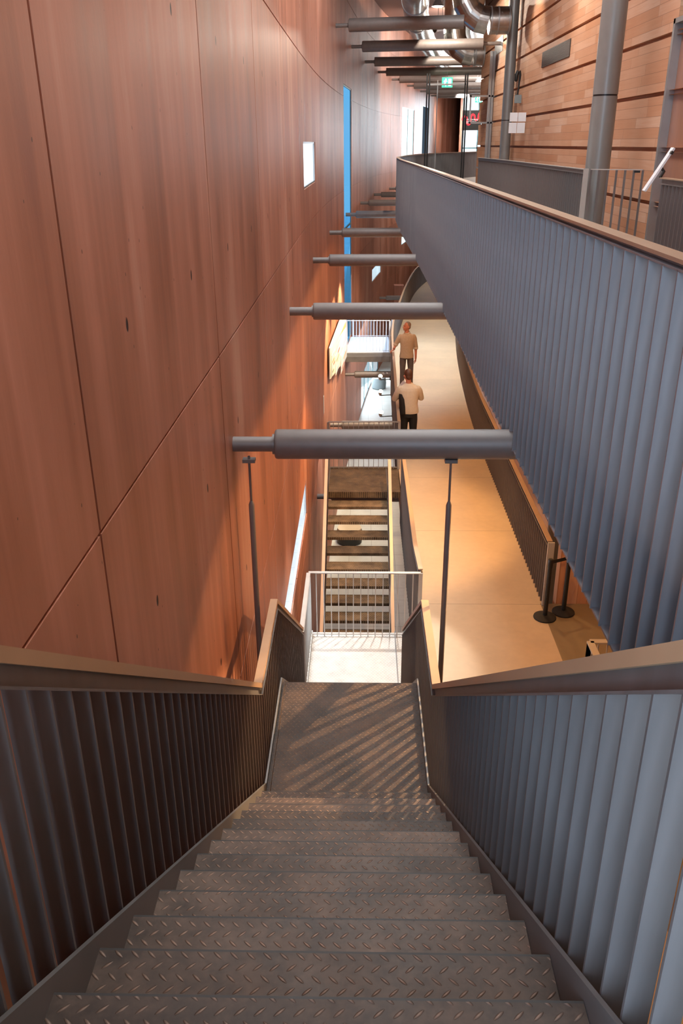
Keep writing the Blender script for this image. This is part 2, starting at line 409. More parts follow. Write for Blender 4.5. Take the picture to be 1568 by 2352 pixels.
def wpt(y, z, d): return (wall_x(y)-d, y, z)
wb = MB(); REV = .045
D = [[cell_depth(i,j) for j in range(len(zs)-1)] for i in range(len(ys)-1)]
for i in range(len(ys)-1):
    for j in range(len(zs)-1):
        d = D[i][j]
        if d is not None:
            wb.add([wpt(ys[i],zs[j],d),wpt(ys[i],zs[j+1],d),wpt(ys[i+1],zs[j+1],d),wpt(ys[i+1],zs[j],d)],[(0,1,2,3)])
        dd = REV if d is None else d
        if i+1 < len(ys)-1:
            e = D[i+1][j]; e = REV if e is None else e
            if e != dd: wb.add([wpt(ys[i+1],zs[j],dd),wpt(ys[i+1],zs[j+1],dd),wpt(ys[i+1],zs[j+1],e),wpt(ys[i+1],zs[j],e)],[(0,1,2,3)])
        if j+1 < len(zs)-1:
            e = D[i][j+1]; e = REV if e is None else e
            if e != dd: wb.add([wpt(ys[i],zs[j+1],dd),wpt(ys[i+1],zs[j+1],dd),wpt(ys[i+1],zs[j+1],e),wpt(ys[i],zs[j+1],e)],[(0,1,2,3)])
struct(wb.build('wall_left', M['red']), 'curved red concrete wall with panel joints and tie holes', 'wall')

def wall_window(idx, w, gm, label, fm=None, fr=.03, mull=(), transom=()):
    a,b,c,d = w
    root = thing('window_%d' % idx, label, 'window', (wall_x((a+b)/2)-.03,(a+b)/2,c)); root['kind'] = 'structure'
    fm = fm or M['frame']
    n = max(1,int((b-a)/.6)); yy = [a+(b-a)*i/n for i in range(n+1)]
    p = MB()
    for i in range(n):
        p.add([(wall_x(yy[i])-.034,yy[i],c),(wall_x(yy[i+1])-.034,yy[i+1],c),(wall_x(yy[i+1])-.034,yy[i+1],d),(wall_x(yy[i])-.034,yy[i],d)],[(0,1,2,3)])
    p.build('window_pane', gm, root)
    f = MB()
    for z0 in (c, d-fr):
        for i in range(n):
            f.bar((wall_x(yy[i])-.03,yy[i],z0+fr/2),(wall_x(yy[i+1])-.03,yy[i+1],z0+fr/2),.03,fr)
    for q in (a+fr/2,b-fr/2)+tuple(mull):
        f.bar((wall_x(q)-.03,q,c),(wall_x(q)-.03,q,d),.03,fr,(0,1,0))
    for z0 in transom:
        for i in range(n): f.bar((wall_x(yy[i])-.03,yy[i],z0),(wall_x(yy[i+1])-.03,yy[i+1],z0),.03,.05)
    f.build('window_frame', fm, root)
    return root
wall_window(1, WIN[0], M['glass'], 'long low window in the red wall beside the lower landing')
wall_window(2, WIN[1], M['glass'], 'small white window high in the red wall, left of the blue slit')
wall_window(3, WIN[2], M['glass_blue'], 'tall narrow blue slit window in the red wall', M['teal'], .04, transom=(ZC-2.35,))
wall_window(4, WIN[3], M['glass'], 'small window low in the red wall under the fourth strut')
wall_window(5, WIN[4], M['glass_pale'], 'pale green window glimpsed between struts beside the walkway parapet')
wall_window(6, WIN[5], M['glass_pale'], 'bright pale window at the far bend of the upper walkway', mull=(48.0,))
wall_window(7, WIN[6], M['glass_dark'], 'dark narrow window at the far bend of the upper walkway')
wall_window(8, WIN[7], M['glass'], 'low teal-framed glazing at the lower hall floor', M['teal'], .07, mull=(34.2,35.9,37.7))
wall_window(9, WIN[8], M['glass'], 'large window beside the head of the stair', mull=(-3.2,-1.9))

# ---------------------------------------------------------------- other shell
struct(MB().box(-1.25,14,-7,77,-.2,0).build('floor', M['tile']), 'pale stone floor of the lower hall', 'floor')
struct(MB().box(-60,-1.3,-20,140,-.6,-.4).build('exterior_ground', M['pavement']), 'pale paving outside the windows', 'paving')
# core wall: boarded panels with recessed joints
XW = 4.10; YE = 32.3
cw = MB(); cj = [ZC-.10+.70*k for k in range(-14,8)]
zz = [0.0]
for j in cj:
    if j > .1 and j < ZC+5: zz += [j-.028, j+.028]
zz.append(ZC+5.0)
DOOR = (10.4,12.55,DECK,ZC+1.40)
for i in range(len(zz)-1):
    z0,z1 = zz[i],zz[i+1]; rec = .10 if (i % 2) else 0.0
    segs = [(-6,YE)]
    if z0 < DOOR[3]-.01 and z1 > DOOR[2]+.01: segs = [(-6,DOOR[0]),(DOOR[1],YE)]
    for a,b in segs:
        cw.add([(XW+rec,a,z0),(XW+rec,b,z0),(XW+rec,b,z1),(XW+rec,a,z1)],[(0,1,2,3)])
    if i+1 < len(zz)-1 or True:
        cw.add([(XW,-6,z1),(XW,YE,z1),(XW+.10,YE,z1),(XW+.10,-6,z1)],[(0,1,2,3)])
cw.box(XW+.11,12,YE-.1,YE,0,ZC+5)
struct(cw.build('wall_right', M['wood']), 'boarded timber wall with dark recessed horizontal joints', 'wall')
struct(MB().box(-1.2,XW,-6.2,-6,0,ZC+5.3).build('wall_back', M['soffit']), 'plain wall behind the head of the stair', 'wall')
we = MB()
WY = 60.0; wz = (ZC-1.3, ZC+2.9); wx0, wx1 = 6.55, 8.6
we.box(6.40,wx0,WY,WY+.2,0,ZC+5); we.box(wx1,13,WY,WY+.2,0,ZC+5); we.box(wx0,wx1,WY,WY+.2,0,wz[0]); we.box(wx0,wx1,WY,WY+.2,wz[1],ZC+5)
we.box(13,13.2,YE,WY+.2,0,ZC+5); we.add([(6.43,60.1,0),(7.42,69.2,0),(7.42,69.2,ZC+5.3),(6.43,60.1,ZC+5.3)],[(0,1,2,3)])
struct(we.build('wall_end', M['red']), 'wall closing the far end of the upper walkway', 'wall')
r = thing('window_10', 'bright far window behind the black and red banner', 'window', ((wx0+wx1)/2,WY,wz[0])); r['kind'] = 'structure'
MB().box(wx0,wx1,WY+.09,WY+.10,wz[0],wz[1]).build('window_pane', M['glass'], r)
f = MB()
for q in (wx0,7.55,8.05,wx1-.08): f.box(q,q+.08,WY+.05,WY+.14,wz[0],wz[1])
for q in (wz[0],ZC-.35,ZC+1.6,wz[1]-.08): f.box(wx0,wx1,WY+.05,WY+.14,q,q+.08)
f.build('window_frame', M['teal'], r)
# ceiling with the skylight along the red wall
ce = MB(); ce.box(1.5,14,-7,76,ZC+5,ZC+5.2); ce.box(-2,1.5,22,76,ZC+5,ZC+5.2); ce.box(-2,1.5,-7,4,ZC+5,ZC+5.2)
struct(ce.build('ceiling', M['ceil']), 'dark brown ceiling above the upper walkway', 'ceiling')
r = thing('window_11', 'skylight running along the top of the red wall', 'window', (.3,8,ZC+5.1)); r['kind'] = 'structure'
MB().box(-1.1,1.5,4,22,ZC+5.08,ZC+5.1).build('window_pane', M['glass'], r)
f = MB()
for k in range(7): f.box(-1.1,1.5,4+2.95*k,4.07+2.95*k,ZC+5.0,ZC+5.12)
f.build('window_frame', M['frame'], r)

# ---------------------------------------------------------------- upper walkway slab
PAR = spline([(1.09,.95,0),(1.085,4,0),(1.07,9,0),(1.05,13,0),(1.02,17,0),(.985,20,0),(.97,22.5,0),(1.05,26,0),(1.45,29.5,0),(2.1,33,0),(3.3,37,0),(4.7,40.3,0),(6.3,43,0)], .5)
slab = [(p.x+.03,p.y) for p in PAR]
right = [(12.8,43),(12.8,YE+.05),(3.95,YE+.05),(3.95,24.5),(3.22,24.3),(3.22,13.2),(4.06,13.0),(4.06,9.7),(3.22,9.5),(3.22,-5.9)]
poly = [(-.88,-5.9)]+[(-.88,.86),(1.12,.86)]+slab+right
struct(MB().prism(poly[::-1], ZC-1.90, DECK).build('upper_walkway_floor', M['deckfloor']), 'concrete slab of the upper walkway', 'floor')
struct(MB().box(5.5,12.8,43,60,ZC-1.9,DECK).build('far_walkway_floor', M['deckfloor']), 'far end of the upper walkway floor', 'floor')

# ---------------------------------------------------------------- balustrades
def resample(pts, pitch, start=0.0):
    out = []; acc = -start; pts = [Vector(p) for p in pts]
    for i in range(len(pts)-1):
        a,b = pts[i],pts[i+1]; L = ((b-a).xy).length
        while acc <= L:
            if acc >= 0:
                t = acc/L if L > 0 else 0; q = a.lerp(b,t); d = (b-a); out.append((q, math.atan2(d.y,d.x)))
            acc += pitch
        acc -= L
    return out
def balustrade(name, label, pts, zbot, pitch, depth=.05, thick=.008, rail_w=.05, rail_m=None, bar_m=None, group=None, cap_h=.012, start=.03, extra=0.0, cap=100, foot=0.0, web=.048):
    """pts: 3-D line of the rail top; zbot: bar foot below the rail top."""
    rail_m = rail_m or M['rail']; bar_m = bar_m or M['steel']
    root = thing(name, label, 'balustrade', tuple(Vector(pts[0])-Vector((0,0,zbot))), group)
    MB().sweep(pts, rail_w, -cap_h, 0).build('handrail', rail_m, root)
    zf = -cap_h-web; MB().sweep(pts, .012, zf, -cap_h).build('rail_web', bar_m, root)
    MB().sweep(pts, rail_w, zf-.008, zf).build('bar_flange', bar_m, root)
    if foot: MB().sweep(pts, foot, -zbot, -zbot+.012).build('foot_flange', bar_m, root)
    lst = resample(pts, pitch, start)
    H = zbot+zf-.008
    proto = None; rest = []
    for n,(q,a) in enumerate(lst):
        if n >= cap: rest.append((q,a)); continue
        if proto is None:
            me = bpy.data.meshes.new('baluster'); b = MB().box(-thick/2,thick/2,-depth/2,depth/2,-H-extra,0)
            me.from_pydata(b.v,[],b.f); me.materials.append(bar_m); proto = me
        o = bpy.data.objects.new('baluster', proto); C.objects.link(o); o.parent = root
        o.location = q+Vector((0,0,zf-.004))-root.location; o.rotation_euler = (0,0,a)
    if rest:
        b = MB()
        for q,a in rest:
            M3 = Matrix.Rotation(a,3,'Z'); c = MB().box(-thick/2,thick/2,-depth/2,depth/2,-H-extra,0)
            b.add([M3@Vector(v)+q+Vector((0,0,zf-.004)) for v in c.v], c.f)
        o = b.build('baluster', bar_m, root); o['kind'] = 'stuff'
    return root

# the big parapet of the upper walkway
RT = ZC-.355
balustrade('walkway_parapet', 'long parapet of close-set dark steel blades, sweeping along the upper walkway', [(p.x,p.y,RT) for p in PAR], 1.60, .152, .075, .010, .075, cap_h=.014, start=.05, foot=.06, web=.018, bar_m=M['steel_lit'])

# ---------------------------------------------------------------- main stair (two flights and two landings)
S = .735
def nose_z(y): return ZC-(1.417+S*(y-.903))
XL, XR = -.630, .457
st = thing('staircase', 'steep steel stair with checker plate treads descending from the camera to the middle level', 'staircase', (-.1,.9,RAMP))
def tread(y0, y1, z, m=None, x0=XL, x1=XR, lip=.045, far=True):
    b = MB(); t = .006
    b.box(x0,x1,y0,y1,z-t,z)
    if far: b.box(x0,x1,y1-t,y1,z-lip,z-t)
    else: b.box(x0,x1,y0,y0+t,z-lip,z-t)
    return b
for k in range(1,14):
    yf = .903+.251*k; z = ZC-(1.417+.1845*k)
    tr = tread(yf-.251-.035, yf, z).build('tread', M['plate'], st); MB().box(XL,XR,yf,yf+.006,z-.045,z-.0005).build('edge_shade_strip', M['edge_shade'], tr)  # added dark strip stands in for shade below each tread edge
b = MB(); b.box(-.605,XR,4.13,5.62,LAND-.006,LAND); b.box(-.605,XR,5.614,5.62,LAND-.10,LAND-.006); b.box(-.612,-.602,4.15,5.6,LAND-.1,LAND+.03); b.box(-.645,-.6,4.13,5.62,LAND-.012,LAND-.004)
b.build('landing_plate', M['plate'], st)
for k in range(1,11):
    yf = 5.62+.251*k; z = LAND-.1818*k
    tr = tread(yf-.251-.035, yf, z).build('tread', M['plate'], st); MB().box(XL,XR,yf,yf+.006,z-.045,z-.0005).build('edge_shade_strip', M['edge_shade'], tr)
MB().box(-.635,.70,8.10,9.535,RAMP-.008,RAMP+.004).box(-.655,-.635,8.10,9.535,RAMP-.12,RAMP+.05).box(-.655,.70,9.535,9.55,RAMP-.12,RAMP+.012).build('landing_plate', M['plate_pale'], st)['label'] = 'pale landing plate'
def stringer(x0, x1):
    b = MB()
    top = lambda y: nose_z(y)+.052
    b.prism_x([(.72,top(.72)),(4.40,LAND+.045),(5.62,LAND+.045),(8.12,RAMP+.045),(9.54,RAMP+.045),(9.54,RAMP-.16),(8.0,RAMP-.16),(5.55,LAND-.20),(4.35,LAND-.20),(.72,top(.72)-.34)][::-1], x0, x1)
    return b
stringer(-.642,-.630).build('stringer', M['stringer'], st); stringer(.458,.470).build('stringer', M['stringer'], st)
MB().box(-.83,.67,5.50,5.60,LAND-.30,LAND-.20).build('cross_bearer', M['stringer'], st)
# stair balustrades: left and right, each following flight, landing, flight
def stair_rail(x, y_end):
    a = ZC+.105
    return [(x,.62,a-S*.62),(x,4.52,ZC-3.225),(x,5.62,ZC-3.225),(x,y_end,ZC-3.225-(y_end-5.62)*.7243)]
balustrade('stair_balustrade', 'left blade balustrade of the stair, against the red wall', stair_rail(-.668,8.10), .82, .1025, .048, .008, .056, start=.02, extra=.11, cap_h=.038, rail_m=M['rail_warm_lit'], web=.050)
balustrade('stair_balustrade', 'right blade balustrade of the stair, on the side of the middle walkway', stair_rail(.498,8.10), .82, .105, .048, .008, .056, start=.02, extra=.11, cap_h=.038, rail_m=M['rail_warm_lit'], web=.050)

# light railing round the lower landing
def thin_railing(name, label, segs, zfoot, pitch=.099, post=.05, bar=.012, m=None, rail=(.05,.012), group=None):
    m = m or M['galv']
    root = thing(name, label, 'railing', (segs[0][0][0],segs[0][0][1],zfoot), group)
    for a,b in segs:
        a = Vector(a); b = Vector(b)
        MB().sweep([a,b], rail[0], -rail[1], 0).build('handrail', m, root)
        L = (b-a).xy.length; n = max(2,int(round(L/pitch)))
        me = None
        for i in range(1,n):
            q = a.lerp(b,i/n)
            if me is None:
                c = MB().box(-bar/2,bar/2,-bar/2,bar/2,-(a.z-zfoot)+.01,-rail[1]); me = bpy.data.meshes.new('baluster'); me.from_pydata(c.v,[],c.f); me.materials.append(m)
            o = bpy.data.objects.new('baluster', me); C.objects.link(o); o.parent = root; o.location = q-root.location
        for q in (a,b):
            MB().box(q.x-post/2,q.x+post/2,q.y-.006,q.y+.006,zfoot,q.z-rail[1]).build('post', m, root)
        MB().sweep([Vector((a.x,a.y,zfoot+.05)),Vector((b.x,b.y,zfoot+.05))], .02, -.012, .0).build('bottom_rail', m, root)
    return root
ZR2 = ZC-5.03
thin_railing('landing_railing', 'pale steel railing with thin bars across the lower landing', [((-.665,9.46,ZR2),(.775,9.46,ZR2))], RAMP)
balustrade('landing_side_balustrade', 'short pale side balustrade between lower landing and red wall', [(-.665,8.12,ZR2),(-.665,9.44,ZR2)], .99, .10, .045, .008, .05, M['galv'], M['galv'])

# hanger rods
def hanger(x, label):
    r_ = thing('hanger_rod', label, 'hanger rod', (x,5.60,LAND-.3))
    MB().tube([(x,5.60,LAND-.3),(x,5.60,ZC-2.42),(x,5.60,ZC-2.39)],[.021,.021,.011],14).build('rod', M['strut'], r_, True)
    MB().tube([(x,5.60,ZC-2.40),(x,5.60,ZC-2.04)],.009,10).build('threaded_end', M['stringer'], r_, True)
    MB().box(x-.045,x+.045,5.57,5.63,ZC-2.085,ZC-2.06).build('bracket', M['stringer'], r_)
hanger(-.80, 'left steel hanger rod, close to the red wall'); hanger(.645, 'right steel hanger rod, in front of the lit middle walkway')

# ---------------------------------------------------------------- struts
def strut(y, z, x_end, label, group, name='wall_strut', rs=.107, rp=.054, gap=.30, y2=None):
    x0 = wall_x(y); r_ = thing(name, label, 'strut', (x0,y,z), group); y2 = y if y2 is None else y2
    fx = lambda t: (x0+(x_end-x0)*t, y+(y2-y)*t, z)
    L = x_end-x0; t1 = gap/L
    MB().tube([(x0-.02,y,z), fx(t1+.02/L)], rp, 20).build('stub', M['strut'], r_, True)
    MB().tube([fx(t1-.018/L), fx(t1-.001/L)], rp*1.35, 20).build('collar', M['strut'], r_, True)
    MB().tube([fx(t1), fx(t1+.006/L), fx(t1+.02/L), fx(1)], [rs*.90,rs*.97,rs,rs], 28).build('sleeve', M['strut'], r_, True)
    return r_
lows = [(5.63,'thick grey strut carrying the two hanger rods'),(10.79,'grey strut just above the standing man in the beige shirt'),(15.9,'grey strut in front of the small low window'),
        (21.1,'grey strut second above the small low window'),(26.7,'pale strut crossing the blue slit at mid height'),(32.1,'grey strut above the one crossing the blue slit at mid height'),
        (37.4,'short visible strut end, second above the one crossing the blue slit'),(42.5,'stub of strut, highest of the lower row, beside the parapet bend')]
for y,l in lows: strut(y, BEAM, 4.05 if y < 30 else wall_x(y)+5, l, 'struts under the upper walkway', y2=y-.02*(y > 20))
ups = [(23.67,'grey overhead strut nearest to the viewer'),(28.6,'second overhead strut from the front'),(33.7,'third overhead strut from the front, behind the second duct bend'),
       (38.4,'dark fourth overhead strut'),(42.8,'fifth overhead strut, just above the green exit sign'),(47.4,'sixth overhead strut, level with the green exit sign'),
       (52.5,'seventh overhead strut, just below the green exit sign'),(57.2,'smallest and farthest overhead strut')]
for y,l in ups: strut(y, ZC+2.67, 2.46 if y < 25 else (3.58 if y < 32 else 12.9), l, 'struts below the ceiling', y2=y-.5, gap=.33, rs=.150, rp=.048)
tag(MB().tube([(3.58,28.11,ZC+2.67),(4.10,28.05,ZC+2.67)],.05,16).build('strut_bracket', M['strut']), 'short stub carrying the second overhead strut on the timber wall', 'bracket')
for y,l in [(15.75,'dark strut under the top of the far stair'),(20.5,'orange-lit strut just behind the far stair landing railing'),(26.1,'grey strut below the bright footbridge'),(39.8,'small strut far beyond the bridge, beside the curved ramp parapet')]:
    strut(y, ZC-6.62 if y != 26.1 else ZC-6.74, 2.6 if y < 30 else wall_x(y)+3.5, l, 'struts under the middle walkway')

# ---------------------------------------------------------------- middle walkway (ramp level)
RL = spline([(.745,9.46,0),(.75,12,0),(.755,15.7,0),(.82,20,0),(.90,24,0),(1.08,27,0),(1.33,29.3,0),(1.8,33.5,0),(2.45,37.9,0),(3.5,42,0),(5.0,46,0)], .5)
RR = spline([(2.56,10.34,0),(2.56,14,0),(2.57,18,0),(2.72,22,0),(3.02,26.5,0),(3.5,31,0),(4.3,36,0),(5.5,41,0),(7.0,45,0)], .5)
poly = [(.70,-5.9),(.70,9.40)]+[(p.x,p.y) for p in RL]+[(p.x+.04,p.y) for p in RR[::-1]]+[(2.56,10.34),(2.56,-5.9)]
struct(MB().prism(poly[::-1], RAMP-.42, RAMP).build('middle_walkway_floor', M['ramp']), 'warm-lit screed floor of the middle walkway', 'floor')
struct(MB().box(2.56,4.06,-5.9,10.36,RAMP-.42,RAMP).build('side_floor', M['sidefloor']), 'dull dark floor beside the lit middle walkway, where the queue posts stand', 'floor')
struct(MB().box(2.78,4.06,10.37,10.55,RAMP-.42,ZC-1.95).build('wall_middle', M['wood_v']), 'orange timber boarding behind the queue posts', 'wall')
ZRR = RAMP+1.0
def cut(pts, a, b): return [Vector((p.x,p.y,ZRR)) for p in pts if a <= p.y <= b]
p1 = [Vector((.775,9.50,ZRR))]+cut(RL,9.9,14.2)
balustrade('ramp_parapet', 'inner parapet of the middle walkway, beside the far stair', [p+Vector((0,0,0)) for p in p1], 1.42, .11, .05, .008, .06, start=.03)
p2 = cut(RL,15.65,46)
balustrade('ramp_parapet', 'inner parapet of the middle walkway, where the two men stand and beyond', p2, 1.42, .13, .055, .008, .06, start=.03)
p3 = [Vector((p.x+.04,p.y,ZRR)) for p in RR]
balustrade('ramp_parapet', 'dark outer parapet of the middle walkway, under the sweeping upper parapet', p3, 1.0, .13, .06, .008, .07, start=.03)
MB_end = MB().box(2.57,2.66,10.30,10.33,RAMP,ZRR-.012)
tag(MB_end.build('end_post', M['galv']), 'flat end post closing the outer parapet beside the queue posts', 'post')
# corner railing by the right-hand lower stair
zc = ZC-5.0
thin_railing('stairwell_railing', 'pale corner railing glimpsed under the upper parapet, by the lower right edge of the walkway', [((2.52,7.83,zc),(3.5,7.83,zc)),((2.52,7.83,zc),(2.52,5.9,zc))], RAMP, .10, .06, .012, rail=(.075,.02))

# ---------------------------------------------------------------- far stair
fs = thing('staircase', 'open-tread steel stair rising away from the lower hall to the middle walkway', 'staircase', (-.05,8.6,0))
GX0, GX1 = -.60, .50
for k in range(1,22):
    yf = 14.5-.28*k; z = RAMP-.1818*k
    b = tread(yf, yf+.30, z, x0=GX0, x1=GX1, lip=.055, far=False); b.build('tread', M['plate_warm_lit'], fs)
MB().box(-.64,.765,14.5,15.80,RAMP-.008,RAMP).box(-.64,.765,14.5,14.51,RAMP-.12,RAMP-.008).box(-.64,.765,15.79,15.80,RAMP-.15,RAMP+.02).build('landing_plate', M['plate_warm_lit'], fs)
for x0 in (-.625,.505):
    MB().prism_x([(8.62,0.0),(8.62,.16),(14.5,RAMP+.02),(15.8,RAMP+.02),(15.8,RAMP-.18),(14.55,RAMP-.18),(8.95,0.0)], x0, x0+.018).build('stringer', M['stringer'], fs)
for x,l in ((-.62,'left balustrade of the far open stair, next to the red wall'),(.525,'right balustrade of the far open stair, with a warm-lit handrail')):
    balustrade('stair_balustrade', l, [(x,8.75,.27+.88),(x,14.48,RAMP+.90)], .83, .11, .045, .008, .055, rail_m=M['rail_warm_lit'])
thin_railing('landing_railing', 'thin-barred railing at the back of the far stair landing', [((-.64,15.70,ZRR),(.76,15.70,ZRR))], RAMP, .10, .05, .011, m=M['frame'])

# ---------------------------------------------------------------- footbridge
fb = thing('footbridge', 'short white-lit footbridge from the blue slit window to the middle walkway', 'bridge', (.2,27,RAMP))
MB().box(wall_x(26)+.02,.93,26.0,28.3,RAMP-.02,RAMP).build('bridge_deck', M['white'], fb)
MB().box(wall_x(26)+.02,.93,25.97,26.0,RAMP-.13,RAMP-.02).build('fascia', M['frame'], fb)
MB().box(wall_x(26)+.02,.93,25.94,26.05,RAMP-.30,RAMP-.13).build('edge_girder', M['stringer'], fb)
MB().box(wall_x(26)+.02,.93,26.05,28.3,RAMP-.20,RAMP-.02).build('slab', M['soffit'], fb)
thin_railing('bridge_railing', 'white thin-barred railing on the near side of the footbridge', [((wall_x(26)+.06,26.05,ZC-5.02),(.90,26.05,ZC-5.02))], RAMP, .10, .05, .014, m=M['white'])
thin_railing('bridge_railing', 'white thin-barred railing on the far side of the footbridge', [((wall_x(28.2)+.08,28.25,ZC-5.02),(1.05,28.25,ZC-5.02))], RAMP, .10, .05, .014, m=M['white'])

# ---------------------------------------------------------------- inner balustrade, gate, columns of the upper walkway
balustrade('inner_balustrade', 'blade balustrade along the timber wall side of the upper walkway, behind the big parapet',
           [(p.x,p.y,RT) for p in spline([(3.25,13.15,0),(3.25,18,0),(3.24,21,0),(3.12,24.2,0)],.6)], 1.10, .150, .045, .014, .055, M['galv'], start=.04)
balustrade('inner_balustrade', 'blade balustrade at the right edge, beside the slanted board', [(3.25,9.75,RT),(3.25,-5.5,RT)], 1.10, .115, .06, .009, .065, start=.04)
tag(MB().box(3.215,3.285,13.08,13.115,DECK,RT+.005).build('end_post', M['galv']), 'pale flat end post of the inner balustrade beside the thick column', 'post')
gt = thing('barred_gate', 'barred steel gate beside the thick column, with a latch at its right end', 'gate', (3.3,13.0,DECK))
gx0, gx1, gy0, gy1 = 3.31, 3.95, 13.05, 12.72
gl = lambda t,z: (gx0+(gx1-gx0)*t, gy0+(gy1-gy0)*t, z)
MB().bar(gl(0,RT-.006), gl(1,RT-.006), .03,.012).build('top_rail', M['galv'], gt)
MB().bar(gl(0,DECK+.06), gl(1,DECK+.06), .03,.012).build('bottom_rail', M['galv'], gt)
for k in range(7):
    t = k/6
    MB().bar(gl(t,DECK+.06), gl(t,RT-.012), .012,.03,(1,0,0)).build('gate_bar', M['steel'], gt)
MB().bar(gl(.84,RT-.03), gl(.95,RT-.03), .03,.03).build('latch', M['black'], gt)
d1 = thing('door_1', 'tall brown door set in the timber wall at the right edge', 'door', (4.1,11.5,DECK)); d1['kind'] = 'structure'
MB().box(XW+.07,XW+.13,DOOR[0],DOOR[1],DOOR[2],DOOR[3]).build('door_leaf', M['door'], d1)
MB().box(XW-.04,XW+.14,DOOR[1]-.02,DOOR[1]+.05,DOOR[2],DOOR[3]+.06).box(XW-.04,XW+.14,DOOR[0]-.05,DOOR[0],DOOR[2],DOOR[3]+.06).box(XW-.04,XW+.14,DOOR[0]-.05,DOOR[1]+.05,DOOR[3],DOOR[3]+.06).build('door_frame', M['frame'], d1)
def column(x, y, r, z0, label, ringz):
    c = thing('column', label, 'column', (x,y,z0))
    MB().tube([(x,y,z0),(x,y,ringz-.012)], r, 40).build('shaft', M['column'], c, True)
    MB().tube([(x,y,ringz-.012),(x,y,ringz+.012)], r*.965, 40).build('joint_ring', M['black'], c, True)
    MB().tube([(x,y,ringz+.012),(x,y,ZC+5)], r, 40).build('shaft', M['column'], c, True)
column(3.55,13.65,.178,0.0,'thick grey round column rising past the barred gate', ZC+.62)
column(3.92,24.98,.14,DECK,'slim grey column against the timber wall, left of the wall lamp', ZC+.55)

# slanted board at the right
sb = thing('info_board', 'thin pale slanted information board seen edge-on at the right', 'sign', (3.27,9.95,ZC-.3))
MB().bar((3.13,9.95,ZC-.50),(3.385,9.95,ZC-.065),.09,.022,(1,0,-.58)).build('board', M['white'], sb)
MB().bar((3.350,9.90,ZC-.125),(3.366,9.90,ZC-.098),.05,.026,(1,0,-.58)).build('printed_label', M['black'], sb)
MB().tube([(3.29,9.95,ZC-.27),(3.315,9.93,ZC-.30),(3.27,9.90,ZC-.36)],.016,10).build('bracket', M['black'], sb, True)

# ---------------------------------------------------------------- timber wall furniture
v = thing('air_grille', 'perforated grey air grille high on the timber wall', 'vent', (XW,20.1,ZC+1.55))
MB().box(XW-.012,XW-.002,18.75,21.5,ZC+1.55,ZC+1.86).build('backing', M['black'], v)
sl = MB()
for k in range(15): sl.box(XW-.022,XW-.012,18.75,21.5,ZC+1.553+.0205*k,ZC+1.553+.0205*k+.011)
for k in range(40): sl.box(XW-.020,XW-.012,18.75+.07*k,18.765+.07*k,ZC+1.55,ZC+1.86)
sl.build('louvre', M['grille'], v)
v = thing('air_grille', 'small grey air grille above the far end of the timber wall', 'vent', (XW,28.4,ZC+2.6))
MB().box(XW-.012,XW-.002,27.7,29.3,ZC+2.45,ZC+2.85).build('louvre', M['frame'], v)
wl = thing('wall_lamp', 'dark crook-shaped wall lamp on the timber wall above the white plates', 'lamp', (XW-.05,24.0,ZC+.95))
cx = XW-.10
MB().box(cx-.06,cx+.1,23.94,24.06,ZC+.93,ZC+1.12).build('lamp_base', M['stool_grey'], wl)
MB().tube([(cx,24,ZC+1.10),(cx+.02,24,ZC+1.30),(cx+.03,24,ZC+1.50)],.022,12).build('lamp_arm', M['black'], wl, True)
MB().tube([(cx+.03,24,ZC+1.44),(cx+.035,24,ZC+1.58),(cx+.015,24,ZC+1.66),(cx-.03,24,ZC+1.66),(cx-.055,24,ZC+1.58),(cx-.06,24,ZC+1.46)],[.025,.03,.04,.045,.05,.04],12,True,True).build('lamp_head', M['black'], wl, True)
for i,(a,b,pos_,mm) in enumerate(((3.655,3.845,'upper left','white'),(3.86,4.05,'upper right','white'),(3.645,3.835,'lower left','print_blue'),(3.85,4.04,'lower right','print_blue'))):
    z0 = ZC+.475 if i < 2 else ZC+.215
    o = MB().box(a,b,22.8,22.83,z0,z0+(.20 if i < 2 else .235)).build('wall_plate', M['white'])
    tag(o, '%s square pale plate of the set of four on the timber wall' % pos_, 'plate', 'four pale plates on the timber wall')
# steel mullion with projecting sign frame
sp = thing('sign_bracket', 'tall grey steel post with projecting rectangular frame at the far end of the timber wall', 'bracket', (4.0,29.0,DECK))
MB().box(3.93,3.99,28.9,29.05,DECK,ZC+2.55).box(4.02,4.08,28.9,29.05,DECK,ZC+2.55).box(3.99,4.02,28.95,29.0,DECK,ZC+2.55).build('post', M['frame'], sp)
MB().box(3.36,4.5,28.9,28.94,ZC+1.30,ZC+1.35).box(3.36,4.5,28.9,28.94,ZC+.55,ZC+.60).box(3.36,3.41,28.9,28.94,ZC+.55,ZC+1.35).build('arm_frame', M['frame'], sp)
# glazed screen on the walkway
gs = thing('glass_screen', 'tall glazed screen with dark posts across the far upper walkway', 'screen', (2.8,31,DECK))
for x in (2.14,2.22,3.40,3.47): MB().box(x,x+.045,30.97,31.03,DECK,ZC+2.1).build('post', M['black'], gs)
MB().box(2.5,2.53,31,31.02,DECK,ZC+1.9).build('mullion', M['frame'], gs)
MB().box(2.2,3.44,30.99,31.01,DECK+.3,ZC+1.75).build('pane', M['glass'], gs)
MB().box(2.16,3.5,30.97,31.03,ZC+1.75,ZC+1.80).box(2.16,3.5,30.97,31.03,DECK+.25,DECK+.31).build('rail', M['frame'], gs)

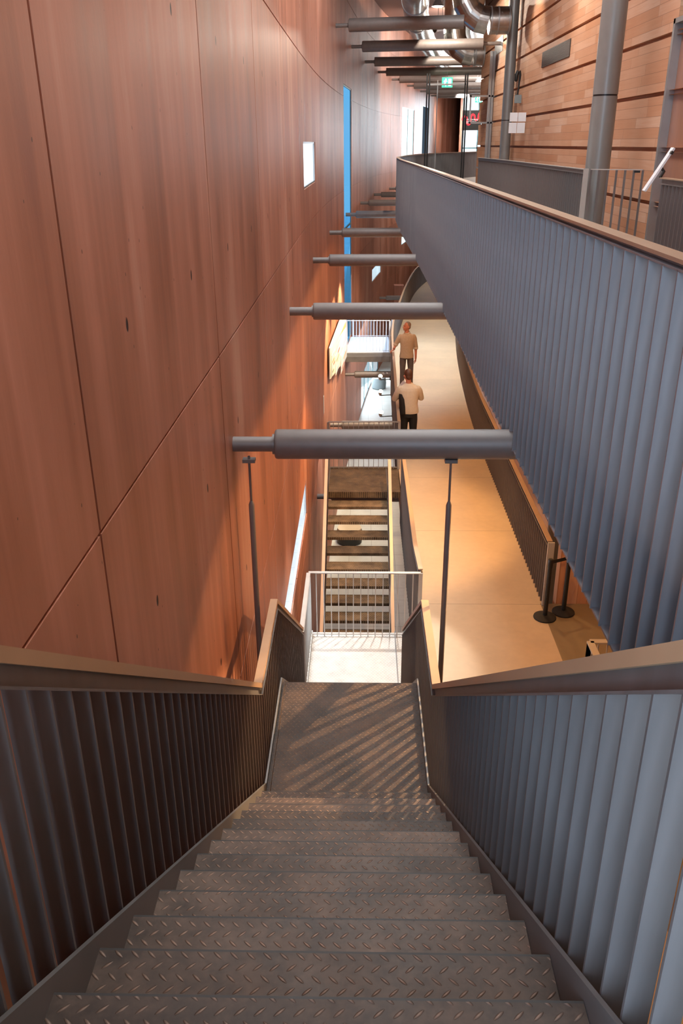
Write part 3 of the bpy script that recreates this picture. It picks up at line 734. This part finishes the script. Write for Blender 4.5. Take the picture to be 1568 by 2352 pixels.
# banner
bn = thing('banner', 'black banner with a red wavy ribbon and white lettering at the far end', 'banner', (5.25,44,ZC+.55))
MB().box(4.80,5.70,44.0,44.02,ZC+.55,ZC+1.42).build('cloth', M['black'], bn)
pts = [(4.80,ZC+.98),(4.83,ZC+1.10),(4.91,ZC+1.15),(5.00,ZC+1.10),(5.02,ZC+.98),(5.03,ZC+.86),(5.10,ZC+.80),(5.17,ZC+.85),(5.19,ZC+.98),(5.22,ZC+1.16),(5.29,ZC+1.24),(5.37,ZC+1.18),(5.40,ZC+1.04),(5.47,ZC+.99),(5.54,ZC+1.06),(5.57,ZC+1.22),(5.65,ZC+1.36)]
sm = spline([(a,0,b) for a,b in pts],.02); rb = MB(); n_ = len(sm); hw = .045; vs = []
for i,p in enumerate(sm):
    d = (sm[min(i+1,n_-1)]-sm[max(i-1,0)]).normalized(); nn = Vector((-d.z,0,d.x))*hw
    for s_ in (1,-1): vs += [(p.x+nn.x*s_,43.992,p.z+nn.z*s_),(p.x+nn.x*s_,43.998,p.z+nn.z*s_)]
rb.add(vs, [f for i in range(n_-1) for f in ((4*i,4*i+4,4*i+6,4*i+2),(4*i+1,4*i+3,4*i+7,4*i+5),(4*i,4*i+1,4*i+5,4*i+4),(4*i+2,4*i+6,4*i+7,4*i+3))])
rb.build('ribbon_print', M['red_ink'], bn)
def text_mesh(txt, size, loc, m, name, parent, ext=.002):
    cu = bpy.data.curves.new(name,'FONT'); cu.body = txt; cu.size = size; cu.extrude = ext
    o = bpy.data.objects.new(name, cu); C.objects.link(o)
    dg = bpy.context.evaluated_depsgraph_get(); me = bpy.data.meshes.new_from_object(o.evaluated_get(dg))
    C.objects.unlink(o); bpy.data.objects.remove(o)
    R = Matrix.Rotation(PI/2,4,'X'); me.transform(R)
    q = bpy.data.objects.new(name, me); C.objects.link(q); me.materials.clear(); me.materials.append(m)
    q.parent = parent; q.location = Vector(loc)-parent.location
    return q
text_mesh('Tobo Limburg', .105, (4.93,43.985,ZC+.99), M['white'], 'lettering', bn)
tl = MB(); random.seed(3)
for r_,w_ in ((0,.50),(1,.46),(2,.22)):
    x = 4.93
    while x < 4.93+w_:
        l_ = random.uniform(.02,.06); tl.box(x,x+l_,43.986,43.99,ZC+.935-.04*r_,ZC+.952-.04*r_); x += l_+.012
tl.build('small_print', M['white'], bn)

# exit signs
def exit_sign(x, y, z, s, label):
    e = thing('exit_sign', label, 'sign', (x,y,z))
    MB().box(x-.2*s,x+.2*s,y,y+.05,z-.17*s,z+.17*s).build('lightbox', M['exit'], e)
    p = MB(); yy = y-.004
    p.box(x+.04*s,x+.15*s,yy,y,z-.12*s,z+.12*s)                        # doorway
    p.ball((x-.055*s,yy,z+.10*s),(.028*s,.003,.028*s))                 # running figure
    for a,b,w in (((-.05,.06),(-.085,-.02),.045),((-.085,-.02),(-.04,-.07),.03),((-.04,-.07),(-.06,-.13),.03),((-.085,-.02),(-.13,-.06),.03),((-.13,-.06),(-.17,-.05),.03),((-.05,.06),(0,.03),.025),((-.05,.06),(-.11,.06),.025),((-.11,.06),(-.13,.01),.025)):
        p.bar((x+a[0]*s,yy,z+a[1]*s),(x+b[0]*s,yy,z+b[1]*s),.003,w*s,(0,1,0)) if False else p.bar((x+a[0]*s,yy+.002,z+a[1]*s),(x+b[0]*s,yy+.002,z+b[1]*s),w*s,.004,(0,1,0))
    p.build('pictogram', M['exit_white'], e)
    MB().tube([(x,y+.025,z+.17*s),(x,y+.025,ZC+(2.6 if s > .9 else 2.4))],.008,8).build('hanger', M['frame'], e)
exit_sign(3.42,37.5,ZC+2.22,1.05,'green emergency exit sign hung below the overhead struts')
exit_sign(6.9,55,ZC+2.35,1.0,'tiny green exit sign above the banner in the far distance')

# ducts
dl = spline([(.95,16,3.25),(1.12,20,3.25),(1.32,24,3.25),(1.58,27.5,3.25),(1.95,31,3.25),(2.5,35,3.25),(3.3,40,3.25),(4.6,46,3.25)],.4)
du = thing('air_duct', 'long silver round duct curving along under the ceiling', 'duct', (1.3,24,ZC+3.25))
MB().tube([(p.x,p.y,ZC+p.z) for p in dl], .33, 32).build('duct_run', M['duct'], du, True)
for k in (12,20,28,38,50):
    p = dl[k]; q = dl[k+1]; MB().tube([(p.x,p.y,ZC+p.z),((p.x+q.x)/2-.0,(p.y+q.y)/2,ZC+p.z)], .345, 32).build('flange_ring', M['frame'], du, True)
du2 = thing('air_duct', 'second silver duct behind the duct bends, farther right', 'duct', (2.8,30,ZC+3.9))
MB().tube([(p.x,p.y,ZC+p.z) for p in spline([(2.0,18,4.3),(3.35,28.7,4.0),(3.55,31,3.95),(4.0,35,3.9),(5.0,41,3.9)],.4)], .30, 28).build('duct_run', M['duct'], du2, True)
def elbow(y, z, r, xb, label, XW=XW):
    e = thing('duct_bend', label, 'duct', (XW,y,z))
    MB().tube([(XW-.002,y,z),(xb+.72,y,z)], r, 32).build('wall_branch', M['duct'], e, True)
    b_ = MB(); R = .62; c = (xb+.68, z+R)
    pts = [(c[0]+R*math.cos(-PI/2-t*PI/2/4), y, c[1]+R*math.sin(-PI/2-t*PI/2/4)) for t in range(5)]
    b_.tube(pts, r*1.01, 32); b_.build('mitred_bend', M['duct'], e)
    MB().tube([(pts[-1][0],y,pts[-1][2]-.02),(pts[-1][0],y,ZC+4.98)], r, 32).build('riser', M['duct'], e, True)
    for x in (XW-.05,XW-.32,xb+.74): MB().tube([(x,y,z),(x+.03,y,z)], r*1.03, 32).build('flange_ring', M['frame'], e, True)
elbow(24.4,ZC+2.83,.31,2.50,'big silver duct bend beside the slim column, nearest to the viewer', 3.74)
elbow(31.8,ZC+2.72,.36,3.02,'second silver duct bend, farther along the timber wall')

# ceiling lamps
def pendant(x, y, z, label):
    p = thing('pendant_lamp', label, 'lamp', (x,y,z))
    MB().lathe([(.05,.16),(.09,.13),(.13,.06),(.17,0),(.165,0),(.12,.05)],(x,y,z),28).build('lamp_shade', M['frame'], p, True)
    MB().lathe([(.01,-.012),(.12,-.012),(.155,.004),(.01,.006)],(x,y,z),28).build('diffuser', M['lamp'], p, True)
    for dx in (-.07,.07): MB().tube([(x+dx,y,z+.1),(x+dx,y,ZC+5)],.008,8).build('suspension_rod', M['frame'], p)
pendant(2.12,27.1,ZC+3.50,'bright pendant lamp above the nearest overhead strut')
pendant(2.6,32.0,ZC+3.50,'bright pendant lamp just below the nearest overhead strut')

pendant(5.0,40.0,ZC+2.4,'tiny bright lamp between the far overhead struts')
sc = thing('sprinkler', 'small dark sensor hanging under the nearest overhead strut', 'sensor', (1.75,23.5,ZC+2.5))
MB().lathe([(.03,.02),(.06,0),(.05,-.05),(.02,-.08)],(1.78,23.45,ZC+2.555),16).build('housing', M['black'], sc, True)

# ---------------------------------------------------------------- display board on the red wall
db = thing('display_board', 'glowing exhibition board with a map and small pictures on the red wall', 'display board', (-.75,22.5,ZC-5.3))
BY0, BY1 = 19.7, 25.85
BX0, BX1 = wall_x(BY0)+.045, wall_x(BY1)+.045
def board(pts, off, t, m, name, parent=None):       # flat sheet parallel to the board, pts in (y, z below eye level)
    b = MB(); n = len(pts); bx = lambda y: BX0+(BX1-BX0)*(y-BY0)/(BY1-BY0)
    b.add([(bx(y)+off,y,ZC+z) for y,z in pts]+[(bx(y)+off+t,y,ZC+z) for y,z in pts], [tuple(range(n)),tuple(range(2*n-1,n-1,-1))]+[(i,n+i,n+(i+1)%n,(i+1)%n) for i in range(n)])
    return b.build(name, m, parent or db)
board([(BY0,-4.45),(BY1,-4.45),(BY1,-6.1),(24.6,-6.0),(23.0,-5.70),(BY0,-5.20)],0,.03,M['print_cream'],'backing_board')
board([(20.05,-4.50),(25.8,-4.50),(25.8,-5.72),(20.05,-4.66)],.031,.004,M['print_lilac'],'map_print')
for y0,z0,dy,dz,mm in ((23.0,-4.60,2.3,.22,'white'),(22.7,-4.80,2.6,.16,'print_orange'),(22.3,-4.86,2.2,.20,'white'),(21.7,-4.80,1.9,.12,'print_cream')):
    board([(y0,z0),(y0+dy,z0-.10),(y0+dy,z0-.10-dz)],.036,.004,M[mm],'wedge_print')
for i,(y0,y1,z0,z1) in enumerate(((20.0,21.0,-5.22,-4.70),(21.2,22.9,-5.50,-4.98),(23.1,25.4,-5.95,-5.42))):
    p = board([(y0,z1),(y1,z1-.06),(y1,z0-.03),(y0,z0)],.036,.012,M['white'],'picture_panel')
    for k in range(4):
        mm = ('print_blue','print_orange','print_red','print_green','print_cream')[(k+i*2)%5]
        h = (z1-z0)/4.3; w_ = (y1-y0)*(.38,.55,.45)[k%3]; ya = y0+(y1-y0)*(.12 if k%2 else .42)
        board([(ya,z1-h*k-.05),(ya+w_,z1-h*k-.07),(ya+w_,z1-h*(k+1)),(ya,z1-h*(k+1)+.02)],.049,.003,M[mm],'picture_print',p)
tag(MB().box(wall_x(18.3)+.002,wall_x(18.3)+.012,18.2,18.36,ZC-5.62,ZC-5.22).build('wall_label', M['white']), 'small upright white label on the red wall before the exhibition board', 'label')

# ---------------------------------------------------------------- lower hall pieces
so = thing('pouf', 'grey tilted-cylinder pouf with a white top by the lower glazing', 'stool', (.80,36.3,0))
MB().lathe([(.26,0),(.31,.03),(.33,.25),(.30,.50)],(.80,36.3,0),32).build('seat_body', M['stool_grey'], so, True)
MB().lathe([(.02,.50),(.30,.50),(.29,.54),(.02,.55)],(.80,36.3,0),32).build('seat_top', M['white'], so, True)
pf = thing('pouf', 'round black pouf with a beige top seen between the far stair treads', 'stool', (-.30,20.6,0))
MB().lathe([(.30,0),(.34,.03),(.34,.36),(.32,.38)],(-.30,20.6,0),32).build('seat_body', M['black'], pf, True)
MB().lathe([(.02,.38),(.33,.38),(.32,.43),(.02,.44)],(-.30,20.6,0),32).build('seat_top', M['beige_top'], pf, True)
def spot(y, label):
    x = .78+(y-18)*.016+.0; z = ZC-6.50
    s_ = thing('spotlight', label, 'spotlight', (x,y,z), 'spotlights along the edge of the middle walkway')
    MB().box(x-.02,x+.06,y-.05,y+.05,z-.02,z+.12).build('mounting', M['black'], s_)
    MB().tube([(x,y,z),(x-.30,y,z-.02)],.014,10).build('arm', M['black'], s_)
    MB().tube([(x-.30,y,z-.02),(x-.315,y,z+.03),(x-.30,y+.01,z+.08)],[.03,.045,.052],16).build('lamp_head', M['frame'], s_, True)
    MB().ball((x-.297,y+.01,z+.095),(.062,.062,.055)).build('lens', M['lamp_warm'], s_, True)
spot(20.9,'glowing spotlight on the walkway edge, nearest of three'); spot(22.9,'glowing spotlight on the walkway edge, middle of three'); spot(24.6,'glowing spotlight on the walkway edge, farthest of three')
hp = MB()
for x,w,mm in ((1.15,.22,'white'),):
    pass
tag(MB().box(.95,1.15,43,43.2,0,RAMP-.4).build('hall_pillar', M['white']), 'white pillar at the back of the lower hall', 'pillar')
tag(MB().box(1.62,2.10,42,42.5,0,RAMP-.4).build('hall_pier', M['red']), 'red concrete pier at the back of the lower hall', 'pier')

# ---------------------------------------------------------------- queue posts with belt
def queue_post(x, y, label):
    q = thing('queue_post', label, 'queue post', (x,y,RAMP), 'queue posts on the middle walkway')
    MB().lathe([(.153,0),(.156,.008),(.153,.022),(.10,.036),(.045,.046)],(x,y,RAMP),40).build('base', M['rubber'], q, True)
    MB().tube([(x,y,RAMP+.04),(x,y,RAMP+.80)],.031,24).build('pole', M['black'], q, True)
    MB().lathe([(.034,.78),(.036,.79),(.036,.895),(.03,.905),(.012,.907)],(x,y,RAMP),24).build('belt_head', M['black'], q, True)
queue_post(2.545,9.98,'black queue post standing at the edge of the lit floor, front of the pair')
queue_post(2.83,10.12,'black queue post half hidden under the parapet, behind the front one')
tag(MB().bar((2.58,9.995,RAMP+.855),(2.80,10.105,RAMP+.855),.004,.05).build('queue_belt', M['black_cloth']), 'black belt stretched between the two queue posts', 'belt')

# ---------------------------------------------------------------- people
def fuse(mb, name, m, parent, voxel=.007, smooth=4):
    o = mb.build(name, m, parent)
    r_ = o.modifiers.new('Remesh','REMESH'); r_.mode = 'VOXEL'; r_.voxel_size = voxel
    s_ = o.modifiers.new('Smooth','SMOOTH'); s_.iterations = smooth; s_.factor = .5
    bpy.context.view_layer.update(); dg = bpy.context.evaluated_depsgraph_get()
    me = bpy.data.meshes.new_from_object(o.evaluated_get(dg)); me.name = name
    o.modifiers.clear(); old = o.data; o.data = me; bpy.data.meshes.remove(old)
    me.materials.clear(); me.materials.append(m)
    for p in me.polygons: p.use_smooth = True
    return o
def hand(b, wrist, dirv, normal, curl, side):
    """wrist point, direction of the palm, palm normal (the way fingers curl), curl 0..1, side = +1/-1 thumb side."""
    d = Vector(dirv).normalized(); n = Vector(normal); n = (n-d*n.dot(d)).normalized(); t = d.cross(n)*side
    w = Vector(wrist)
    Mx = Matrix((t, n, d)).transposed()
    b.ball(w+d*.045, (.040,.016,.052), Mx)
    for i,(o,l) in enumerate(((.028,.070),(.010,.080),(-.009,.074),(-.026,.058))):
        p = w+d*.082+t*o; pts = [w+d*.05+t*o*.8, p]; ang = 0
        for s_ in (.45,.32,.23):
            ang += curl*.95; p = p+(d*math.cos(ang)+n*math.sin(ang))*l*s_; pts.append(p)
        b.tube(pts,[.010,.0098,.0092,.0085,.0075],8,True,True)
    p0 = w+d*.022+t*.026; p1 = p0+(d*.6+t*.75+n*.25).normalized()*.038; p2 = p1+(d*.85+t*.30+n*.35).normalized()*.030; p3 = p2+(d*.9+t*.05+n*.4).normalized()*.024
    b.tube([p0,p1,p2,p3],[.014,.012,.0105,.009],8,True,True)
def rotz(a): return Matrix.Rotation(a,3,'Z')
def head(b, c, Rm):
    """c = centre of the skull; Rm columns: right, forward(face = +y), up."""
    c = Vector(c); L = lambda x,y,z: c+Rm@Vector((x,y,z))
    b.ball(L(0,-.012,.022),(.076,.094,.094),Rm,20)             # skull
    b.ball(L(0,.022,-.038),(.062,.070,.082),Rm,18)             # face and jaw
    b.ball(L(0,.058,-.092),(.030,.026,.024),Rm)                # chin
    b.ball(L(0,.086,.012),(.048,.016,.014),Rm)                 # brow
    b.tube([L(0,.088,.004),L(0,.104,-.026),L(0,.108,-.042),L(0,.092,-.050)],[.009,.012,.016,.012],10,True,True)   # nose
    for s_ in (-1,1):
        b.ball(L(.040*s_,.070,-.030),(.022,.018,.020),Rm)      # cheeks
        b.ball(L(.078*s_,-.008,-.018),(.010,.022,.034),Rm)     # ears
    b.ball(L(0,.090,-.066),(.022,.010,.010),Rm)                # lips
    b.tube([L(0,-.020,-.06),L(0,-.030,-.13),L(0,-.035,-.19)],[.056,.055,.062],16)
def person(label, loc, build):
    p = thing('person', label, 'person', loc); build(p); return p
def frame(yaw, pitch=0.0, roll=0.0):
    return rotz(yaw)@Matrix.Rotation(pitch,3,'X')@Matrix.Rotation(roll,3,'Y')

def man_front(root):
    bx, by, bz = 1.20, 21.70, RAMP
    B = lambda x,y,z: Vector((bx+x, by-y, bz+z))            # local: +x image right, +y towards the viewer
    I = Matrix.Identity(3)
    sh = [B(-.172,.0,1.415), B(.172,.0,1.415)]
    wr = [B(-.345,.02,1.065), B(.235,.05,.84)]; el = [B(-.285,-.03,1.20), B(.235,-.02,1.13)]
    bd = MB()
    Rh = frame(PI-.95, .22)
    hc = B(-.015,.0,1.665)
    head(bd, hc, Rh)
    bd.loft([(B(0,0,.92),.16,.11,I),(B(0,0,1.1),.15,.10,I),(B(0,0,1.3),.17,.11,I),(B(0,0,1.44),.15,.085,I),(B(0,0,1.50),.06,.055,I)])
    for s_,e,w in zip(sh,el,wr): bd.tube([s_+Vector((0,0,-.03)),e,w],[.040,.040,.028],12,True,True)
    hand(bd, wr[0], (-.85,.15,-.5), (-.3,0,-1), .75, 1)
    hand(bd, wr[1], (.02,.12,-1), (-.9,.3,0), .35, -1)
    hips = [B(-.095,0,.90),B(.095,0,.90)]; kn = [B(-.10,.03,.49),B(.115,.03,.49)]; an = [B(-.11,-.02,.08),B(.13,-.02,.08)]
    for h,k_,a in zip(hips,kn,an): bd.tube([h,k_,a],[.07,.05,.035],12,True,True)
    fuse(bd,'body',M['skin'],root,.0055,3)
    s_ = MB()
    s_.loft([(B(0,0,.85),.192,.136,I),(B(0,0,.93),.184,.132,I),(B(0,0,1.0),.172,.122,I),(B(0,0,1.15),.168,.122,I),(B(0,0,1.30),.192,.126,I),(B(0,0,1.38),.205,.112,I),(B(0,0,1.425),.190,.100,I),(B(0,0,1.455),.145,.088,I),(B(0,0,1.485),.095,.076,I),(B(0,0,1.505),.068,.064,I)],28)
    for a,e,w in zip(sh,el,wr):
        q = e.lerp(w,.12); s_.tube([a+Vector((0,0,-.005)),a.lerp(e,.25),a.lerp(e,.6),e,q],[.058,.070,.064,.060,.058],14,True,True)
    fuse(s_,'shirt',M['shirt'],root,.008,4)
    c_ = MB()
    for e,w in zip(el,wr): c_.tube([e.lerp(w,.06),e.lerp(w,.20)],[.064,.060],16)
    c_.build('rolled_cuff',M['cuff'],root,True)
    k_ = MB(); k_.tube([B(-.07,.045,1.505),B(0,.075,1.47),B(.07,.045,1.505),B(.06,-.05,1.53),B(-.06,-.05,1.53),B(-.07,.045,1.505)],.014,8); k_.build('collar',M['shirt'],root,True)
    bt = MB()
    for z in (.95,1.05,1.15,1.25,1.35): bt.ball(B(.0,.128,z),(.006,.004,.006))
    bt.build('button',M['cuff'],root)
    t = MB()
    t.loft([(B(0,0,.97),.150,.104,I),(B(0,0,.90),.164,.112,I),(B(0,0,.82),.172,.116,I)],24)
    for h,kk,a in zip(hips,kn,an): t.tube([h,h.lerp(kk,.4),kk,kk.lerp(a,.5),a+Vector((0,0,-.03))],[.086,.088,.068,.060,.056],16)
    fuse(t,'trousers',M['jeans'],root,.009,3)
    for a in an:
        f_ = MB(); f_.ball(a+Vector((0,-.06,-.038)),(.050,.135,.042)); f_.tube([a+Vector((0,0,.02)),a+Vector((0,0,-.04))],[.05,.055],12); f_.build('shoe',M['shoe'],root,True)
    # hair: short, receding, grey at the sides
    h = MB(); L = lambda x,y,z: hc+Rh@Vector((x,y,z))
    h.ball(L(0,-.026,.040),(.081,.090,.088),Rh,18)
    h.ball(L(0,-.050,-.010),(.079,.062,.070),Rh,16)
    fuse(h,'hair',M['hair_grey'],root,.007,2)
    for s_ in (-1,1): MB().ball(L(.030*s_,.084,-.004),(.0085,.007,.0045),Rh).build('eye',M['dark_eye'],root)
    MB().ball(L(0,.099,-.066),(.019,.004,.003),Rh).build('mouth',M['lip'],root)
    MB().tube([wr[0].lerp(el[0],.10),wr[0].lerp(el[0],.17)],.036,14).build('wristwatch',M['black'],root)
person('man in a beige shirt and grey jeans, one hand on the parapet, facing the viewer', (1.20,21.70,RAMP), man_front)

def man_back(root):
    bx, by, bz = .985, 16.62, RAMP
    B = lambda x,y,z: Vector((bx+x, by+y, bz+z))            # +y away from the viewer (the way he faces)
    I = Matrix.Identity(3); Rb = rotz(.18)
    hc = B(-.03,.05,1.685); Rh = frame(.45,-.05)
    sh = [B(-.180,-.01,1.425), B(.182,.0,1.425)]
    el = [B(-.285,.10,1.17), B(.265,.13,1.18)]; wr = [B(-.10,.30,1.27), B(.06,.32,1.22)]
    bd = MB(); head(bd,hc,Rh)
    bd.loft([(B(0,0,.92),.16,.11,I),(B(0,0,1.1),.15,.10,I),(B(0,0,1.3),.17,.11,I),(B(0,0,1.44),.15,.085,I),(B(0,.02,1.51),.06,.055,I)])
    for s_,e,w in zip(sh,el,wr): bd.tube([s_+Vector((0,0,-.03)),e,w],[.040,.040,.028],12,True,True)
    hand(bd, wr[0], (.05,.75,.45), (1,.1,.2), .8, -1)
    hand(bd, wr[1], (-.6,.6,.15), (-.2,.2,1), .6, 1)
    hips = [B(-.095,0,.92),B(.095,0,.92)]; kn = [B(-.085,.03,.49),B(.11,.02,.49)]; an = [B(-.08,-.03,.08),B(.135,-.03,.08)]
    for h,k_,a in zip(hips,kn,an): bd.tube([h,k_,a],[.07,.05,.035],12,True,True)
    fuse(bd,'body',M['skin'],root,.0055,3)
    s_ = MB()
    s_.loft([(B(0.02,0,.90),.186,.130,I),(B(0.02,0,.96),.190,.136,I),(B(0,0,1.10),.186,.134,I),(B(0,0,1.28),.205,.136,I),(B(0,0,1.39),.218,.122,I),(B(0,0,1.44),.198,.106,I),(B(0,.01,1.475),.145,.092,I),(B(0,.015,1.505),.098,.080,I),(B(-.005,.02,1.530),.070,.066,I)],28)
    for a,e,w in zip(sh,el,wr): s_.tube([a+Vector((0,0,-.005)),a.lerp(e,.25),a.lerp(e,.6),e,e.lerp(w,.5),e.lerp(w,.9)],[.062,.074,.070,.064,.056,.046],14,True,True)
    fuse(s_,'jumper',M['jumper'],root,.008,4)
    sp_ = MB()
    sp_.loft([(B(-.115,-.020,.90),.080,.128,I),(B(-.118,-.020,1.05),.078,.126,I),(B(-.135,-.015,1.22),.072,.122,I),(B(-.16,-.01,1.32),.045,.09,I)],18)
    fuse(sp_,'side_panel',M['black_cloth'],root,.009,3)
    t = MB()
    t.loft([(B(0,0,.98),.158,.110,I),(B(0,0,.92),.172,.118,I),(B(0,0,.82),.178,.122,I)],24)
    for h,kk,a in zip(hips,kn,an): t.tube([h,h.lerp(kk,.4),kk,kk.lerp(a,.5),a+Vector((0,0,-.03))],[.090,.092,.072,.064,.060],16)
    fuse(t,'trousers',M['black_cloth'],root,.009,3)
    for a in an:
        f_ = MB(); f_.ball(a+Vector((0,.06,-.038)),(.050,.135,.042)); f_.tube([a+Vector((0,0,.02)),a+Vector((0,0,-.04))],[.05,.055],12); f_.build('shoe',M['shoe'],root,True)
    h = MB(); L = lambda x,y,z: hc+Rh@Vector((x,y,z))
    h.ball(L(0,-.022,.034),(.085,.099,.096),Rh,18); h.ball(L(0,-.058,-.025),(.074,.060,.070),Rh,16)
    fuse(h,'hair',M['hair_brown'],root,.007,2)
    for s_ in (-1,1): MB().ball(L(.030*s_,.084,-.004),(.0085,.007,.0045),Rh).build('eye',M['dark_eye'],root)
    MB().ball(L(0,.099,-.066),(.019,.004,.003),Rh).build('mouth',M['lip'],root)
person('man in a cream jumper with a black side panel and black trousers, seen from behind', (.985,16.62,RAMP), man_back)
tag(MB().bar((.84,17.02,RAMP+1.30),(.94,16.98,RAMP+1.44),.15,.004,(0,-1,.4)).build('leaflet', M['paper']), 'white leaflet held up by the man in the cream jumper', 'leaflet')

# ---------------------------------------------------------------- light
def light(kind, loc, target, energy, col, **k):
    l = bpy.data.lights.new(k.pop('name','lamp_light'), kind); l.energy = energy; l.color = col
    for a,b in k.items(): setattr(l,a,b)
    o = bpy.data.objects.new(l.name, l); C.objects.link(o); o.location = loc
    o.rotation_euler = (Vector(target)-Vector(loc)).to_track_quat('-Z','Y').to_euler()
    return o
def area(loc, target, sx, sy, energy, col): return light('AREA', loc, target, energy, col, shape='RECTANGLE', size=sx, size_y=sy, name='daylight_or_fill')  # window light from outside, and added fills indoors
def spotl(loc, target, energy, col, ang=90, blend=.4, soft=.05): return light('SPOT', loc, target, energy, col, spot_size=math.radians(ang), spot_blend=blend, shadow_soft_size=soft, name='spot_light')
WARM = (1,.53,.20); DAY = (.86,.93,1.0); BLUE = (.56,.75,1.0)
area((.2,12,ZC+5.35),(.2,12,0),2.4,15,800,(1,.94,.89))
area((-1.02,-2.6,ZC+.9),(2.5,-.6,ZC-.2),4.0,4.0,780,BLUE)
for y,e in ((6.3,175),(8.8,128),(11.6,118),(14.3,120),(17.3,115),(20.3,125)):
    spotl((2.0,y,ZC-1.935),(2.0,y,0),e,WARM,172,.1,.03)
spotl((1.7,24.5,ZC-2.0),(1.6,24.2,0),900,(1,.95,.88),110,.6)
spotl((2.4,30,ZC-2.0),(2.4,30,0),400,(1,.85,.62),110,.6)
# washers under the walkway onto the stair and the landing
spotl((.45,10.45,ZC-2.15),(.0,8.9,RAMP),480,(1,.97,.92),44,.35)
spotl((.95,12.6,ZC-2.15),(-.1,13.2,2.6),520,(1,.50,.17),80,.4)
for y,e in ((1.2,360),(4.2,470),(7.7,520),(11.5,540)): spotl((1.1,y,ZC+4.85),(-.91,y,ZC+2.0),e,(1,.92,.87),72,1.0,.15)  # added unseen ceiling spots that brighten the red wall
area((1.9,17.5,ZC+4.7),(1.9,27,ZC+2.2),2.4,1.2,260,(.95,.97,1.0))  # added fill below the ceiling to lighten the overhead struts
spotl((6.2,56.5,ZC+2.6),(5.9,64,ZC+.6),2600,(1,.93,.90),70,.6,.2)  # added spot for the far stretch of the red wall
# exhibition board
for y in (19.9,22.0,24.2): spotl((.45,y,ZC-3.0),(wall_x(y),y+.1,ZC-5.5),700,(1,.78,.46),75,.5)
# lower hall, bridge and far daylight
area((wall_x(36)-.3,36,.9),(3,35,.2),6.0,1.6,230,DAY)
area((.6,31,RAMP-.6),(.6,31,0),1.4,9,130,DAY)  # added fill under the middle walkway, brightens the hall floor
area((wall_x(27.2)-.10,27.2,RAMP+1.6),(2,27.2,RAMP+.6),2.2,2.8,160,DAY)
area((wall_x(11)-.25,10.6,ZC-5.4),(1,10.6,ZC-6.0),4.4,.7,60,DAY)
area((7.6,60.4,ZC+.8),(5.6,50,ZC+.2),2.0,4.0,700,DAY)
area((5.5,46,ZC+4.7),(3.5,44,ZC-1),5,16,1100,(1,.95,.90))
area((5.0,39,ZC+4.2),(3.3,52,ZC+.5),4,2,900,(1,.93,.86))  # added fill for the red wall at the far bend
spotl((2.6,7.2,ZC-1.97),(.25,4.5,LAND-.1),1700,(1,.66,.34),40,.3,.012)
area((1.6,17,RAMP-.6),(.9,17,0),1.6,12,110,(1,.92,.82))  # added fill that lifts the floor around the far stair
for x,y in ((2.12,27.1),(2.6,32.0)): light('POINT',(x,y,ZC+3.44),(x,y,0),420,(1,.88,.74),shadow_soft_size=.05,name='pendant_light')
# timber wall washers
for y,e in ((11.0,160),(17.6,260),(22.5,200),(28,160)): spotl((3.2,y,ZC+3.9),(4.1,y,ZC+1.0),e,(1,.78,.56),80,.6)
area((2.3,16,ZC+4.9),(2.6,16,0),1.2,22,260,(1,.96,.92))

w = bpy.data.worlds.new('World'); bpy.context.scene.world = w; w.use_nodes = True
nt = w.node_tree; nt.nodes.clear(); g = G(nt)
tc = g.n('ShaderNodeTexCoord'); x,y,z = g.sep(tc.outputs['Generated'])
skyc = g.ramp(g.m('ADD', g.m('MULTIPLY', z, .5), .5), [(.40,(.86,.92,.95)),(.55,(.80,.92,1.0)),(.9,(.62,.82,1.0))])
bg = g.n('ShaderNodeBackground'); nt.links.new(skyc, bg.inputs[0]); bg.inputs[1].default_value = 2.3
wo = g.n('ShaderNodeOutputWorld'); nt.links.new(bg.outputs[0], wo.inputs[0])

# ---------------------------------------------------------------- camera
F = 1912.244
nad = Vector((815-784, -(5500-1176), -F)); vp = Vector((830-784, -(330-1176), -F))
up = -nad.normalized(); fw = (vp-up*vp.dot(up)).normalized(); rt = fw.cross(up)
R = Matrix((rt, fw, up))                                   # rows: world axes in camera space
cam = bpy.data.cameras.new('Camera'); co = bpy.data.objects.new('Camera', cam); C.objects.link(co)
co.matrix_world = Matrix.Translation((0,0,ZC)) @ R.to_4x4()
cam.sensor_fit = 'VERTICAL'; cam.sensor_height = 36.0; cam.lens = F*36.0/2352.0
cam.clip_start = .05; cam.clip_end = 300
sc_ = bpy.context.scene; sc_.camera = co
vs_ = sc_.view_settings; vs_.view_transform = 'Standard'; vs_.look = 'None'; vs_.exposure = 0.0; vs_.gamma = 1.0; vs_.use_curve_mapping = False
cy = sc_.cycles; cy.use_denoising = True; cy.max_bounces = 8; cy.diffuse_bounces = 4; cy.glossy_bounces = 3; cy.transparent_max_bounces = 8
cy.sample_clamp_indirect = 6.0; cy.caustics_reflective = False; cy.caustics_refractive = False
